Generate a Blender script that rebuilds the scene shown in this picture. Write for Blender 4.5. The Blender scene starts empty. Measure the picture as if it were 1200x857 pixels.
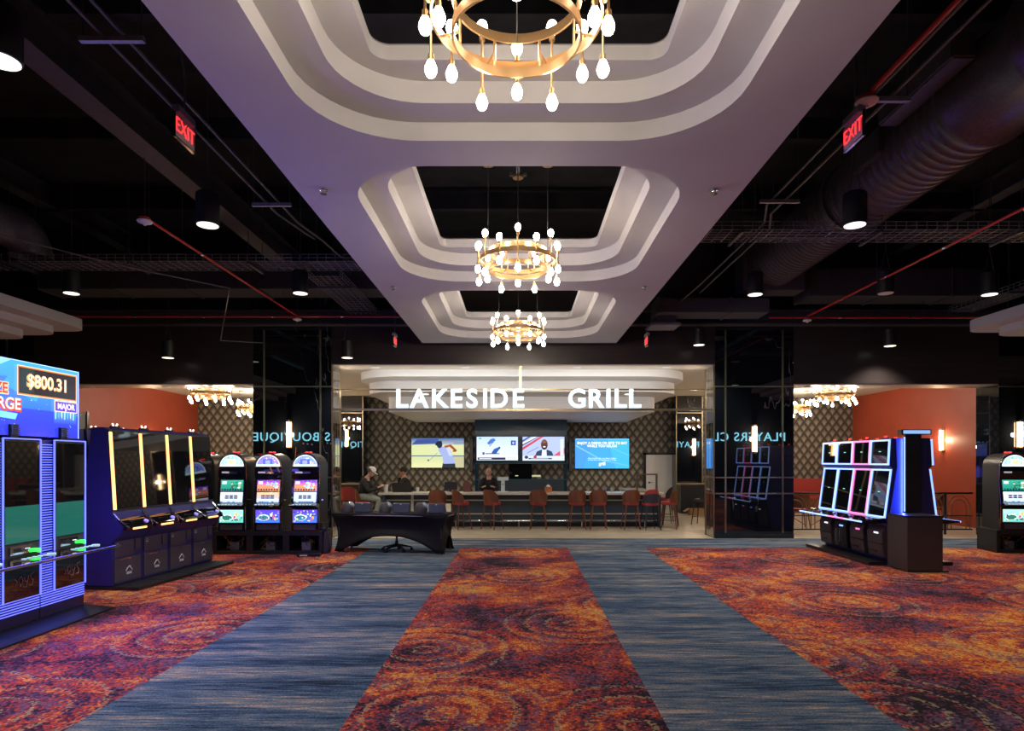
import bpy, bmesh, math, random
from mathutils import Vector, Matrix
from mathutils.geometry import tessellate_polygon
R = random.Random(7)
PI = math.pi
SC = bpy.context.scene
COL = SC.collection

# ------------------------------------------------------------------ helpers
def srgb(c):
    if isinstance(c, str):
        c = [int(c[i:i+2], 16)/255 for i in (0, 2, 4)]
    return tuple(((x/12.92) if x <= .04045 else ((x+.055)/1.055)**2.4) for x in c[:3])

MATS = {}
def mat(name, col=(.5,.5,.5), rough=.5, metal=0., emit=None, es=0., spec=.5, coat=0.):
    if name in MATS: return MATS[name]
    m = bpy.data.materials.new(name); m.use_nodes = True
    b = m.node_tree.nodes['Principled BSDF']
    c = srgb(col) if isinstance(col, str) else col
    b.inputs['Base Color'].default_value = (*c[:3], 1)
    b.inputs['Roughness'].default_value = rough
    b.inputs['Metallic'].default_value = metal
    b.inputs['Specular IOR Level'].default_value = spec
    b.inputs['Coat Weight'].default_value = coat
    b.inputs['Coat Roughness'].default_value = .03
    if emit is not None:
        e = srgb(emit) if isinstance(emit, str) else emit
        b.inputs['Emission Color'].default_value = (*e[:3], 1)
        b.inputs['Emission Strength'].default_value = es
    MATS[name] = m
    return m

def nodes(m):
    nt = m.node_tree
    return nt, nt.nodes, nt.links, nt.nodes['Principled BSDF']

def noisy(name, c1, c2, scale=8, rough=.5, metal=0., detail=4, bump=0., spec=.5, stretch=(1,1,1), coat=0.):
    """procedural two tone material"""
    if name in MATS: return MATS[name]
    m = mat(name, c1, rough, metal, spec=spec, coat=coat)
    nt, N, L, b = nodes(m)
    tc = N.new('ShaderNodeTexCoord'); mp = N.new('ShaderNodeMapping'); mp.inputs['Scale'].default_value = stretch
    no = N.new('ShaderNodeTexNoise'); no.inputs['Scale'].default_value = scale; no.inputs['Detail'].default_value = detail
    rp = N.new('ShaderNodeValToRGB')
    c1 = srgb(c1) if isinstance(c1, str) else c1; c2 = srgb(c2) if isinstance(c2, str) else c2
    rp.color_ramp.elements[0].color = (*c1, 1); rp.color_ramp.elements[1].color = (*c2, 1)
    rp.color_ramp.elements[0].position = .35; rp.color_ramp.elements[1].position = .65
    L.new(tc.outputs['Object'], mp.inputs['Vector']); L.new(mp.outputs['Vector'], no.inputs['Vector'])
    L.new(no.outputs['Fac'], rp.inputs['Fac']); L.new(rp.outputs['Color'], b.inputs['Base Color'])
    if bump:
        bp = N.new('ShaderNodeBump'); bp.inputs['Strength'].default_value = bump; bp.inputs['Distance'].default_value = .01
        L.new(no.outputs['Fac'], bp.inputs['Height']); L.new(bp.outputs['Normal'], b.inputs['Normal'])
    return m

def art_mat(s):
    k = 'screen_picture_%g' % s
    if k in MATS: return MATS[k]
    m = mat(k, (.01,.01,.01), .15)
    nt, N, L, b = nodes(m)
    a = N.new('ShaderNodeAttribute'); a.attribute_name = 'Col'
    L.new(a.outputs['Color'], b.inputs['Emission Color'])
    b.inputs['Emission Strength'].default_value = s
    return m

class MB:
    def __init__(s): s.bm = bmesh.new()
    def _f(s, vs, m, smooth=False):
        try:
            f = s.bm.faces.new(vs); f.material_index = m; f.smooth = smooth; return f
        except ValueError: return None
    def box(s, x0, x1, y0, y1, z0, z1, m=0, M=None):
        x0, x1 = sorted((x0,x1)); y0, y1 = sorted((y0,y1)); z0, z1 = sorted((z0,z1))
        P = [Vector(p) for p in ((x0,y0,z0),(x1,y0,z0),(x1,y1,z0),(x0,y1,z0),(x0,y0,z1),(x1,y0,z1),(x1,y1,z1),(x0,y1,z1))]
        if M: P = [M @ p for p in P]
        v = [s.bm.verts.new(p) for p in P]
        for q in ((3,2,1,0),(4,5,6,7),(0,1,5,4),(1,2,6,5),(2,3,7,6),(3,0,4,7)): s._f([v[i] for i in q], m)
        return s
    def cyl(s, p0, p1, r, r2=None, n=12, m=0, smooth=True):
        p0 = Vector(p0); p1 = Vector(p1); r2 = r if r2 is None else r2
        d = (p1-p0).normalized(); a = d.orthogonal().normalized(); b = d.cross(a)
        A, B = [], []
        for i in range(n):
            t = 2*PI*i/n; o = a*math.cos(t)+b*math.sin(t)
            A.append(s.bm.verts.new(p0+o*r)); B.append(s.bm.verts.new(p1+o*r2))
        for i in range(n):
            j = (i+1) % n; s._f([A[i],A[j],B[j],B[i]], m, smooth)
        s._f(A[::-1], m); s._f(B, m)
        return s
    def path(s, pts, r, n=8, m=0):
        for a, b in zip(pts[:-1], pts[1:]):
            s.cyl(a, b, r, n=n, m=m)
        for p in pts[1:-1]: s.sphere(p, r*1.02, m=m, u=8, v=6)
        return s
    def lathe(s, prof, c=(0,0,0), n=24, m=0, M=None, smooth=True):
        c = Vector(c); rows = []
        for (r, z) in prof:
            row = []
            for i in range(n):
                t = 2*PI*i/n; p = Vector((r*math.cos(t), r*math.sin(t), z))
                if M: p = M @ p
                row.append(s.bm.verts.new(p+c))
            rows.append(row)
        for a, b in zip(rows[:-1], rows[1:]):
            for i in range(n):
                j = (i+1) % n; s._f([a[i],a[j],b[j],b[i]], m, smooth)
        s._f(rows[0][::-1], m); s._f(rows[-1], m)
        return s
    def sphere(s, c, r, m=0, u=12, v=8, sc=(1,1,1), M=None):
        c = Vector(c); rows = []
        top = None
        for j in range(1, v):
            ph = PI*j/v; row = []
            for i in range(u):
                t = 2*PI*i/u
                p = Vector((r*sc[0]*math.sin(ph)*math.cos(t), r*sc[1]*math.sin(ph)*math.sin(t), r*sc[2]*math.cos(ph)))
                if M: p = M @ p
                row.append(s.bm.verts.new(p+c))
            rows.append(row)
        pt = Vector((0,0,r*sc[2])); pb = -pt
        if M: pt = M @ pt; pb = M @ pb
        T = s.bm.verts.new(c+pt); B = s.bm.verts.new(c+pb)
        for i in range(u):
            j = (i+1) % u
            s._f([T, rows[0][i], rows[0][j]], m, True); s._f([B, rows[-1][j], rows[-1][i]], m, True)
        for a, b in zip(rows[:-1], rows[1:]):
            for i in range(u):
                j = (i+1) % u; s._f([a[i], b[i], b[j], a[j]], m, True)
        return s
    def prism(s, pts, ax, a0, a1, m=0, M=None, smooth=False):
        """2-D outline extruded along ax: 'x' (pts are y,z), 'y' (x,z), 'z' (x,y)"""
        def P(p, a):
            q = Vector({'x': (a, p[0], p[1]), 'y': (p[0], a, p[1]), 'z': (p[0], p[1], a)}[ax])
            return M @ q if M else q
        A = [s.bm.verts.new(P(p, a0)) for p in pts]; B = [s.bm.verts.new(P(p, a1)) for p in pts]
        n = len(pts)
        for i in range(n):
            j = (i+1) % n; s._f([A[i],A[j],B[j],B[i]], m, smooth)
        s._f(A[::-1], m); s._f(B, m)
        return s
    def ring(s, c, r, w, h, n=48, m=0):
        c = Vector(c); rows = []
        for (rr, z) in ((r-w/2,-h/2),(r+w/2,-h/2),(r+w/2,h/2),(r-w/2,h/2)):
            rows.append([s.bm.verts.new(c+Vector((rr*math.cos(2*PI*i/n), rr*math.sin(2*PI*i/n), z))) for i in range(n)])
        for k in range(4):
            a, b = rows[k], rows[(k+1) % 4]
            for i in range(n):
                j = (i+1) % n; s._f([a[i],a[j],b[j],b[i]], m, True)
        return s
    def quad(s, ps, m=0):
        s._f([s.bm.verts.new(p) for p in ps], m); return s
    def build(s, name, mats, parent=None, bevel=0., M=None, loc=None, ang=35, recalc=True):
        if not isinstance(mats, (list, tuple)): mats = [mats]
        if recalc: bmesh.ops.recalc_face_normals(s.bm, faces=s.bm.faces)
        if bevel:
            es = [e for e in s.bm.edges if len(e.link_faces) == 2 and e.calc_face_angle(0) > math.radians(30)]
            bmesh.ops.bevel(s.bm, geom=es, offset=bevel, segments=2, affect='EDGES', clamp_overlap=True)
        me = bpy.data.meshes.new(name)
        if M: bmesh.ops.transform(s.bm, matrix=M, verts=s.bm.verts)
        s.bm.to_mesh(me); s.bm.free()
        for m in mats: me.materials.append(m)
        me.shade_smooth(); me.set_sharp_from_angle(angle=math.radians(ang))
        o = bpy.data.objects.new(name, me); COL.objects.link(o)
        if parent: o.parent = parent
        if loc: o.location = loc
        return o

def tag(o, label=None, cat=None, group=None, kind=None):
    if label: o['label'] = label
    if cat: o['category'] = cat
    if group: o['group'] = group
    if kind: o['kind'] = kind
    return o
def struct(o): o['kind'] = 'structure'; return o
def thing(name, label, cat, loc=(0,0,0), rz=0., group=None):
    o = bpy.data.objects.new(name, None); COL.objects.link(o)
    o.empty_display_size = .1; o.location = loc; o.rotation_euler = (0,0,rz)
    return tag(o, label, cat, group)
def dup(root, loc=None, rz=None, label=None, group=None, scale=None):
    def rec(o, par):
        c = o.copy(); COL.objects.link(c)
        if par: c.parent = par
        for ch in list(o.children): rec(ch, c)
        return c
    r = rec(root, None)
    if loc is not None: r.location = loc
    if rz is not None: r.rotation_euler = (0,0,rz)
    if label: r['label'] = label
    if group: r['group'] = group
    if scale: r.scale = (scale,)*3
    return r

_tc = {}
def text_mesh(s, size=1., extrude=0., offset=0., align='CENTER', spacing=1.):
    cu = bpy.data.curves.new('lettering', 'FONT'); cu.body = s; cu.size = size; cu.extrude = extrude; cu.offset = offset
    cu.align_x = align; cu.align_y = 'CENTER'; cu.space_character = spacing; cu.resolution_u = 4
    o = bpy.data.objects.new('lettering', cu); COL.objects.link(o)
    me = bpy.data.meshes.new_from_object(o.evaluated_get(bpy.context.evaluated_depsgraph_get()))
    bpy.data.objects.remove(o); bpy.data.curves.remove(cu)
    return me
TXM = Matrix.Rotation(PI/2, 4, 'X')      # text plane -> xz plane facing -y
def text_obj(name, s, size, m, parent=None, loc=(0,0,0), rz=0., extrude=.004, offset=0., align='CENTER', spacing=1., rx=0., sx=1.):
    me = text_mesh(s, size, extrude, offset, align, spacing)
    me.transform(Matrix.Rotation(rz, 4, 'Z') @ Matrix.Rotation(rx, 4, 'X') @ Matrix.Diagonal((sx,1,1,1)) @ TXM)
    me.materials.clear(); me.materials.append(m)
    o = bpy.data.objects.new(name, me); COL.objects.link(o); o.location = loc
    if parent: o.parent = parent
    return o

def art(name, items, strength, parent, M=None, step=.0004, y0=0.):
    """flat emissive picture in the xz plane facing -y; items are painted back to front"""
    bm = bmesh.new(); lay = bm.loops.layers.float_color.new('Col')
    k = [0]
    def face(pts, cols):
        y = y0 - step*k[0]
        try: f = bm.faces.new([bm.verts.new((p[0], y, p[1])) for p in pts])
        except ValueError: return
        for l, c in zip(f.loops, cols): l[lay] = (*c, 1)
    for it in items:
        t = it[0]
        if t == 'rect': _, x0, z0, x1, z1, c = it; c = srgb(c); face([(x0,z0),(x1,z0),(x1,z1),(x0,z1)], [c]*4)
        elif t == 'grad': _, x0, z0, x1, z1, cb, ct = it; cb = srgb(cb); ct = srgb(ct); face([(x0,z0),(x1,z0),(x1,z1),(x0,z1)], [cb,cb,ct,ct])
        elif t == 'poly': c = srgb(it[2]); face(it[1], [c]*len(it[1]))
        elif t == 'ell':
            _, cx, cz, rx, rz, c = it[:6]; c = srgb(c)
            a0, a1 = (it[6], it[7]) if len(it) > 6 else (0, 2*PI)
            face([(cx+rx*math.cos(a0+(a1-a0)*i/17), cz+rz*math.sin(a0+(a1-a0)*i/17)) for i in range(18)], [c]*18)
        elif t == 'text':
            _, s, cx, cz, size, c = it[:6]; c = srgb(c)
            me = text_mesh(s, size, 0, it[6] if len(it) > 6 else 0.)
            y = y0 - step*k[0]
            vs = [bm.verts.new((v.co.x+cx, y, v.co.y+cz)) for v in me.vertices]
            for p in me.polygons:
                try: f = bm.faces.new([vs[i] for i in p.vertices])
                except ValueError: continue
                for l in f.loops: l[lay] = (*c, 1)
            bpy.data.meshes.remove(me)
        k[0] += 1
    if M: bmesh.ops.transform(bm, matrix=M, verts=bm.verts)
    me = bpy.data.meshes.new(name); bm.to_mesh(me); bm.free(); me.materials.append(art_mat(strength))
    o = bpy.data.objects.new(name, me); COL.objects.link(o); o.parent = parent
    return o

def rrect(x0, x1, y0, y1, r, n=10):
    pts = []
    for cx, cy, a in ((x1-r,y1-r,0),(x0+r,y1-r,PI/2),(x0+r,y0+r,PI),(x1-r,y0+r,1.5*PI)):
        for i in range(n+1):
            t = a+PI/2*i/n; pts.append((cx+r*math.cos(t), cy+r*math.sin(t)))
    return pts

def light(kind, name, loc, energy, col=(1,.85,.65), size=.1, parent=None, spot=None, rot=None, blend=.6):
    l = bpy.data.lights.new(name, kind); l.energy = energy; l.color = col
    if kind == 'AREA':
        if isinstance(size, tuple): l.shape = 'RECTANGLE'; l.size, l.size_y = size
        else: l.size = size
    else: l.shadow_soft_size = size
    if spot: l.spot_size = spot; l.spot_blend = blend
    o = bpy.data.objects.new(name, l); COL.objects.link(o); o.location = loc
    if rot: o.rotation_euler = rot
    if parent: o.parent = parent
    return o

# ------------------------------------------------------------------ camera
cd = bpy.data.cameras.new('camera'); cam = bpy.data.objects.new('camera', cd); COL.objects.link(cam)
cam.location = (0,0,1.7); cam.rotation_euler = (PI/2,0,0)
cd.sensor_width = 36; cd.lens = 22.5; cd.shift_x = -8/1200; cd.shift_y = 111.5/1200
cd.clip_start = .05; cd.clip_end = 200
SC.camera = cam
SC.view_settings.view_transform = 'Standard'; SC.view_settings.look = 'None'
SC.view_settings.gamma = 1; SC.view_settings.use_curve_mapping = False
SC.view_settings.exposure = 0.3
w = bpy.data.worlds.new('world'); SC.world = w; w.use_nodes = True
w.node_tree.nodes['Background'].inputs[0].default_value = (.02,.02,.03,1)
w.node_tree.nodes['Background'].inputs[1].default_value = .2
try:
    SC.cycles.use_denoising = True; SC.cycles.sample_clamp_indirect = 4; SC.cycles.max_bounces = 8
    SC.cycles.caustics_reflective = False; SC.cycles.caustics_refractive = False
except Exception: pass

# ------------------------------------------------------------------ materials
def carpet_bright():
    m = mat('mosaic_carpet', (.3,.05,.02), .9, spec=.15)
    nt, N, L, b = nodes(m)
    def nd(t, **kw):
        n = N.new(t)
        for k, v in kw.items(): n.inputs[k].default_value = v
        return n
    def mth(op, a, bb=None):
        n = N.new('ShaderNodeMath'); n.operation = op
        for i, x in enumerate((a, bb)):
            if x is None: continue
            if isinstance(x, (int, float)): n.inputs[i].default_value = x
            else: L.new(x, n.inputs[i])
        return n.outputs[0]
    tc = N.new('ShaderNodeTexCoord'); v = tc.outputs['Object']
    nz = nd('ShaderNodeTexNoise', Scale=5., Detail=2.); L.new(v, nz.inputs['Vector'])
    # slight warp for medallions
    add = N.new('ShaderNodeVectorMath'); add.operation = 'MULTIPLY_ADD'
    L.new(nz.outputs['Color'], add.inputs[0]); add.inputs[1].default_value = (.05,.05,0); L.new(v, add.inputs[2])
    vor = nd('ShaderNodeTexVoronoi', Scale=.55, Randomness=.8); L.new(add.outputs[0], vor.inputs['Vector']); vor.voronoi_dimensions = '2D'
    d = mth('DIVIDE', vor.outputs['Distance'], .55)
    rings = mth('SINE', mth('MULTIPLY', d, 30.))
    inside = N.new('ShaderNodeMapRange'); inside.interpolation_type = 'SMOOTHSTEP'
    L.new(d, inside.inputs[0]); inside.inputs[1].default_value = .95; inside.inputs[2].default_value = .7; inside.inputs[3].default_value = 0; inside.inputs[4].default_value = 1
    big = nd('ShaderNodeTexNoise', Scale=.8, Detail=4., Roughness=.6); L.new(v, big.inputs['Vector'])
    mid = nd('ShaderNodeTexNoise', Scale=9., Detail=3., Roughness=.75); L.new(v, mid.inputs['Vector'])
    # tesserae
    cell = nd('ShaderNodeTexVoronoi', Scale=50., Randomness=.8); cell.voronoi_dimensions = '2D'; L.new(v, cell.inputs['Vector'])
    sep = N.new('ShaderNodeSeparateColor'); L.new(cell.outputs['Color'], sep.inputs[0])
    t = mth('ADD', mth('MULTIPLY', mth('SUBTRACT', big.outputs['Fac'], .5), 2.8), .47)
    t = mth('ADD', t, mth('MULTIPLY', mth('SUBTRACT', mid.outputs['Fac'], .5), 1.0))
    t = mth('ADD', t, mth('MULTIPLY', mth('SUBTRACT', sep.outputs[0], .5), .55))
    t = mth('ADD', t, mth('MULTIPLY', mth('MULTIPLY', rings, inside.outputs[0]), .12))
    rp = N.new('ShaderNodeValToRGB'); e = rp.color_ramp.elements
    e[0].position = 0; e[0].color = (.012,.008,.014,1); e[1].position = 1; e[1].color = (.75,.38,.07,1)
    for p, c in ((.18,(.05,.022,.04)),(.34,(.17,.035,.055)),(.5,(.43,.045,.035)),(.68,(.62,.10,.028)),(.88,(.74,.28,.05))):
        x = e.new(p); x.color = (*c, 1)
    L.new(t, rp.inputs[0])
    # blue and grey-green accents
    acc = nd('ShaderNodeTexNoise', Scale=2.3, Detail=4., Roughness=.7); L.new(v, acc.inputs['Vector'])
    am = N.new('ShaderNodeMapRange'); L.new(mth('ADD', acc.outputs['Fac'], mth('MULTIPLY', mth('SUBTRACT', sep.outputs[1], .5), .22)), am.inputs[0])
    am.inputs[1].default_value = .54; am.inputs[2].default_value = .62; am.inputs[4].default_value = .8
    mx = N.new('ShaderNodeMix'); mx.data_type = 'RGBA'; L.new(am.outputs[0], mx.inputs[0]); L.new(rp.outputs[0], mx.inputs[6])
    bl = N.new('ShaderNodeValToRGB'); bl.color_ramp.elements[0].color = (.03,.05,.11,1); bl.color_ramp.elements[1].color = (.24,.10,.17,1)
    L.new(sep.outputs[2], bl.inputs[0]); L.new(bl.outputs[0], mx.inputs[7])
    # thin pale ring lines
    rl = N.new('ShaderNodeMapRange'); L.new(mth('MULTIPLY', mth('ABSOLUTE', mth('SINE', mth('MULTIPLY', d, 15.))), 1.), rl.inputs[0])
    rl.inputs[1].default_value = .90; rl.inputs[2].default_value = .97
    rm = mth('MULTIPLY', mth('MULTIPLY', rl.outputs[0], inside.outputs[0]), mth('MULTIPLY', mth('GREATER_THAN', sep.outputs[2], .5), .5))
    mx2 = N.new('ShaderNodeMix'); mx2.data_type = 'RGBA'; L.new(rm, mx2.inputs[0]); L.new(mx.outputs[2], mx2.inputs[6]); mx2.inputs[7].default_value = (.55,.42,.2,1)
    # dark grout between tesserae
    ed = nd('ShaderNodeTexVoronoi', Scale=50., Randomness=.8); ed.voronoi_dimensions = '2D'; ed.feature = 'DISTANCE_TO_EDGE'; L.new(v, ed.inputs['Vector'])
    gm = N.new('ShaderNodeMapRange'); L.new(ed.outputs['Distance'], gm.inputs[0]); gm.inputs[1].default_value = .0; gm.inputs[2].default_value = .12; gm.inputs[3].default_value = .35
    mx3 = N.new('ShaderNodeMix'); mx3.data_type = 'RGBA'; mx3.blend_type = 'MULTIPLY'; mx3.inputs[0].default_value = 1
    L.new(mx2.outputs[2], mx3.inputs[6]); L.new(gm.outputs[0], mx3.inputs[7])
    L.new(mx3.outputs[2], b.inputs['Base Color'])
    return m
def carpet_blue():
    m = mat('blue_streaked_carpet', (.1,.1,.15), .95, spec=.1)
    nt, N, L, b = nodes(m)
    tc = N.new('ShaderNodeTexCoord')
    def nz(sc, scale, det):
        mp = N.new('ShaderNodeMapping'); mp.inputs['Scale'].default_value = sc; L.new(tc.outputs['Object'], mp.inputs['Vector'])
        n = N.new('ShaderNodeTexNoise'); n.inputs['Scale'].default_value = scale; n.inputs['Detail'].default_value = det; n.inputs['Roughness'].default_value = .7
        L.new(mp.outputs[0], n.inputs['Vector']); return n.outputs['Fac']
    a = nz((.45,3.6,1), 1., 5.); c = nz((3.,34.,1), 1., 3.); f = nz((60,60,1), 1., 2.)
    def mth(op, x, y):
        n = N.new('ShaderNodeMath'); n.operation = op
        for i, q in enumerate((x, y)):
            if isinstance(q, (int, float)): n.inputs[i].default_value = q
            else: L.new(q, n.inputs[i])
        return n.outputs[0]
    t = mth('ADD', mth('ADD', mth('MULTIPLY', mth('SUBTRACT', a, .5), 2.1), mth('MULTIPLY', mth('SUBTRACT', c, .5), 1.7)), mth('ADD', mth('MULTIPLY', mth('SUBTRACT', f, .5), .9), .5))
    rp = N.new('ShaderNodeValToRGB'); e = rp.color_ramp.elements
    e[0].position = 0; e[0].color = (.012,.018,.035,1); e[1].position = 1; e[1].color = (.50,.38,.29,1)
    for p, cc in ((.25,(.03,.055,.10)),(.42,(.06,.11,.18)),(.6,(.11,.15,.20)),(.78,(.24,.22,.21))):
        x = e.new(p); x.color = (*cc, 1)
    L.new(t, rp.inputs[0]); L.new(rp.outputs[0], b.inputs['Base Color'])
    return m
def wallpaper(name, lo, hi):
    m = mat(name, hi, .45, spec=.4)
    nt, N, L, b = nodes(m)
    tc = N.new('ShaderNodeTexCoord'); sp = N.new('ShaderNodeSeparateXYZ'); L.new(tc.outputs['Object'], sp.inputs[0])
    def mth(op, x, y=None):
        n = N.new('ShaderNodeMath'); n.operation = op
        for i, q in enumerate((x, y)):
            if q is None: continue
            if isinstance(q, (int, float)): n.inputs[i].default_value = q
            else: L.new(q, n.inputs[i])
        return n.outputs[0]
    u = mth('DIVIDE', sp.outputs[0], .28); v = mth('DIVIDE', sp.outputs[2], .38)
    a = mth('FRACT', mth('ADD', u, v)); c = mth('FRACT', mth('SUBTRACT', v, u))
    # a,c in 0..1 : diamond with lower tip at a=c=0
    edge = mth('MINIMUM', mth('MINIMUM', a, c), mth('MINIMUM', mth('SUBTRACT', 1, a), mth('SUBTRACT', 1, c)))
    rad = mth('SQRT', mth('ADD', mth('MULTIPLY', a, a), mth('MULTIPLY', c, c)))
    fan = mth('ABSOLUTE', mth('SINE', mth('MULTIPLY', mth('ARCTAN2', a, c), 9.)))
    e1 = N.new('ShaderNodeMapRange'); L.new(edge, e1.inputs[0]); e1.inputs[1].default_value = .02; e1.inputs[2].default_value = .30
    r1 = N.new('ShaderNodeMapRange'); L.new(rad, r1.inputs[0]); r1.inputs[1].default_value = 1.15; r1.inputs[2].default_value = .35; r1.inputs[3].default_value = .12
    t = mth('MULTIPLY', mth('MULTIPLY', e1.outputs[0], r1.outputs[0]), mth('ADD', .55, mth('MULTIPLY', fan, .45)))
    mx = N.new('ShaderNodeMix'); mx.data_type = 'RGBA'; L.new(t, mx.inputs[0])
    mx.inputs[6].default_value = (*lo, 1); mx.inputs[7].default_value = (*hi, 1)
    L.new(mx.outputs[2], b.inputs['Base Color'])
    return m
def marble():
    m = mat('black_marble', (.006,.007,.009), .005, spec=1.)
    nt, N, L, b = nodes(m)
    tc = N.new('ShaderNodeTexCoord'); n1 = N.new('ShaderNodeTexNoise'); n1.inputs['Scale'].default_value = 1.1; n1.inputs['Detail'].default_value = 5; n1.inputs['Distortion'].default_value = .3
    mp = N.new('ShaderNodeMapping'); mp.inputs['Rotation'].default_value = (0,.9,0); mp.inputs['Scale'].default_value = (1.0,1,.22)
    L.new(tc.outputs['Object'], mp.inputs[0]); L.new(mp.outputs[0], n1.inputs['Vector'])
    s = N.new('ShaderNodeMath'); s.operation = 'SUBTRACT'; L.new(n1.outputs['Fac'], s.inputs[0]); s.inputs[1].default_value = .5
    a = N.new('ShaderNodeMath'); a.operation = 'ABSOLUTE'; L.new(s.outputs[0], a.inputs[0])
    r = N.new('ShaderNodeMapRange'); L.new(a.outputs[0], r.inputs[0]); r.inputs[1].default_value = .003; r.inputs[2].default_value = 0
    n2 = N.new('ShaderNodeTexNoise'); n2.inputs['Scale'].default_value = .8; L.new(tc.outputs['Object'], n2.inputs['Vector'])
    r2 = N.new('ShaderNodeMapRange'); L.new(n2.outputs['Fac'], r2.inputs[0]); r2.inputs[1].default_value = .5; r2.inputs[2].default_value = .62
    mu = N.new('ShaderNodeMath'); mu.operation = 'MULTIPLY'; L.new(r.outputs[0], mu.inputs[0]); L.new(r2.outputs[0], mu.inputs[1])
    mx = N.new('ShaderNodeMix'); mx.data_type = 'RGBA'; L.new(mu.outputs[0], mx.inputs[0])
    mx.inputs[6].default_value = (.006,.008,.012,1); mx.inputs[7].default_value = (.22,.22,.22,1)
    L.new(mx.outputs[2], b.inputs['Base Color'])
    return m
CARPET = carpet_bright(); BLUE = carpet_blue(); MARBLE = marble()
PAPER = wallpaper('fan_wallpaper', (.040,.036,.030), (.46,.42,.32))
TILE = noisy('beige_floor_tile', (.42,.36,.27), (.52,.46,.36), 3, .3, spec=.5)
SOFFIT = noisy('painted_plaster', (.455,.445,.455), (.48,.47,.48), 2, .7)
BLACKC = noisy('black_ceiling_paint', (.012,.012,.014), (.02,.02,.023), 3, .8, spec=.2)
STEELB = noisy('black_painted_steel', (.055,.056,.062), (.075,.075,.082), 20, .45, .2)
DUCT = noisy('dark_duct_metal', (.09,.09,.10), (.13,.13,.145), 30, .4, .35)
GALV = noisy('dull_galvanised_steel', (.24,.24,.26), (.32,.32,.34), 30, .45, .4)
HEADER = noisy('dark_brown_lacquer', (.030,.022,.022), (.040,.030,.028), 4, .3, stretch=(.2,1,3))
RED = noisy('terracotta_paint', (.30,.045,.018), (.34,.055,.022), 1.5, .5, spec=.4)
GOLD = mat('brushed_brass_trim', (.55,.42,.25), .3, 1.)
BRASS = mat('polished_brass', (.46,.29,.14), .36, 1.)
MIRROR = mat('smoked_mirror', (.55,.57,.6), .04, 1.)
BULB = mat('glowing_bulb_glass', (1,.9,.75), .3, emit=(1,.85,.68), es=68)
REDPIPE = mat('red_pipe_paint', (.55,.02,.02), .35)
WHITE = mat('white_plastic', (.7,.7,.7), .4)
BLACK = mat('black_plastic', (.012,.012,.014), .4)
BLACKG = mat('black_gloss_glass', (.006,.007,.009), .03, spec=1.)
CABIN = mat('blue_spill_cabinet', (.025,.022,.15), .35)  # blue spill from the lit machines is mixed into this base colour
CABGREY = mat('charcoal_cabinet', (.055,.05,.07), .4)
CHROME = mat('chrome', (.7,.7,.72), .12, 1.)
WOOD = noisy('walnut_wood', (.11,.036,.017), (.18,.06,.026), 6, .4, stretch=(1,1,.3))
REDSEAT = mat('red_upholstery', (.32,.035,.03), .6)
CLOTH = noisy('black_stretch_cloth', (.007,.007,.007), (.010,.010,.010), 40, .7, spec=.25)
BARBLUE = mat('slate_blue_panel', (.028,.045,.065), .45)
COUNTER = noisy('pale_quartz', (.50,.46,.40), (.6,.56,.5), 12, .2)
LEDW = mat('white_led', (1,1,1), .4, emit=(.75,.75,1), es=1.2)
LEDBLUE = mat('blue_led', (.1,.15,1), .4, emit=(.13,.16,1), es=1.5)
LEDICE = mat('ice_blue_led', (.5,.7,1), .4, emit=(.22,.38,1), es=1.6)
LEDPINK = mat('pink_led', (1,.3,.7), .4, emit=(.85,.18,.5), es=1.3)
LEDORANGE = mat('amber_led', (1,.6,.3), .4, emit=(1,.45,.14), es=1.7)
LEDGREEN = mat('green_led', (.1,1,.2), .4, emit=(.05,1,.1), es=1.5)
LEDRED = mat('red_led', (1,.1,.1), .4, emit=(1,.035,.035), es=1.6)
LAMPW = mat('lamp_lens', (1,.95,.85), .4, emit=(1,.93,.8), es=1.2)
SCONCE = mat('sconce_tube_glow', (1,.8,.6), .4, emit=(1,.66,.36), es=14)
# ------------------------------------------------------------------ setting
XL, XR, YB, YF = -13.0, 14.0, -3.0, 22.0
CEIL = 6.6
f = MB()
def fl(x0, x1, y0, y1, m, z=0): f.quad([(x0,y0,z),(x1,y0,z),(x1,y1,z),(x0,y1,z)], m)
xs = [XL, -2.86, -1.13, .95, 2.45, XR]
for i in range(5): fl(xs[i], xs[i+1], YB, 12.45, i % 2)
fl(XL, XR, 12.45, 14.0, 1)
fl(XL, XR, 14.0, YF, 2)
struct(f.build('floor', [CARPET, BLUE, TILE]))
struct(MB().box(XL,XR,YB,14.7,CEIL,CEIL+.1).build('ceiling', BLACKC))
struct(MB().box(XL,XR,14.7,YF,3.87,3.97).build('ceiling_side_rooms', mat('warm_white_ceiling', (.62,.57,.48), .7)))
struct(MB().box(XL,XR,YF,YF+.1,0,3.97).build('wall_back', PAPER))
struct(MB().box(-11.13,-11.03,14.7,YF,0,3.87).build('wall_left_terracotta', RED))
struct(MB().box(11.47,11.57,14.7,YF,0,3.87).build('wall_right_terracotta', RED))
struct(MB().box(XL-.1,XL,YB,14.7,0,CEIL).build('wall_left', BLACKC))
struct(MB().box(XR,XR+.1,YB,14.7,0,CEIL).build('wall_right', BLACKC))
struct(MB().box(XL,XR,YB-.1,YB,0,CEIL).build('wall_front', BLACKC))
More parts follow.
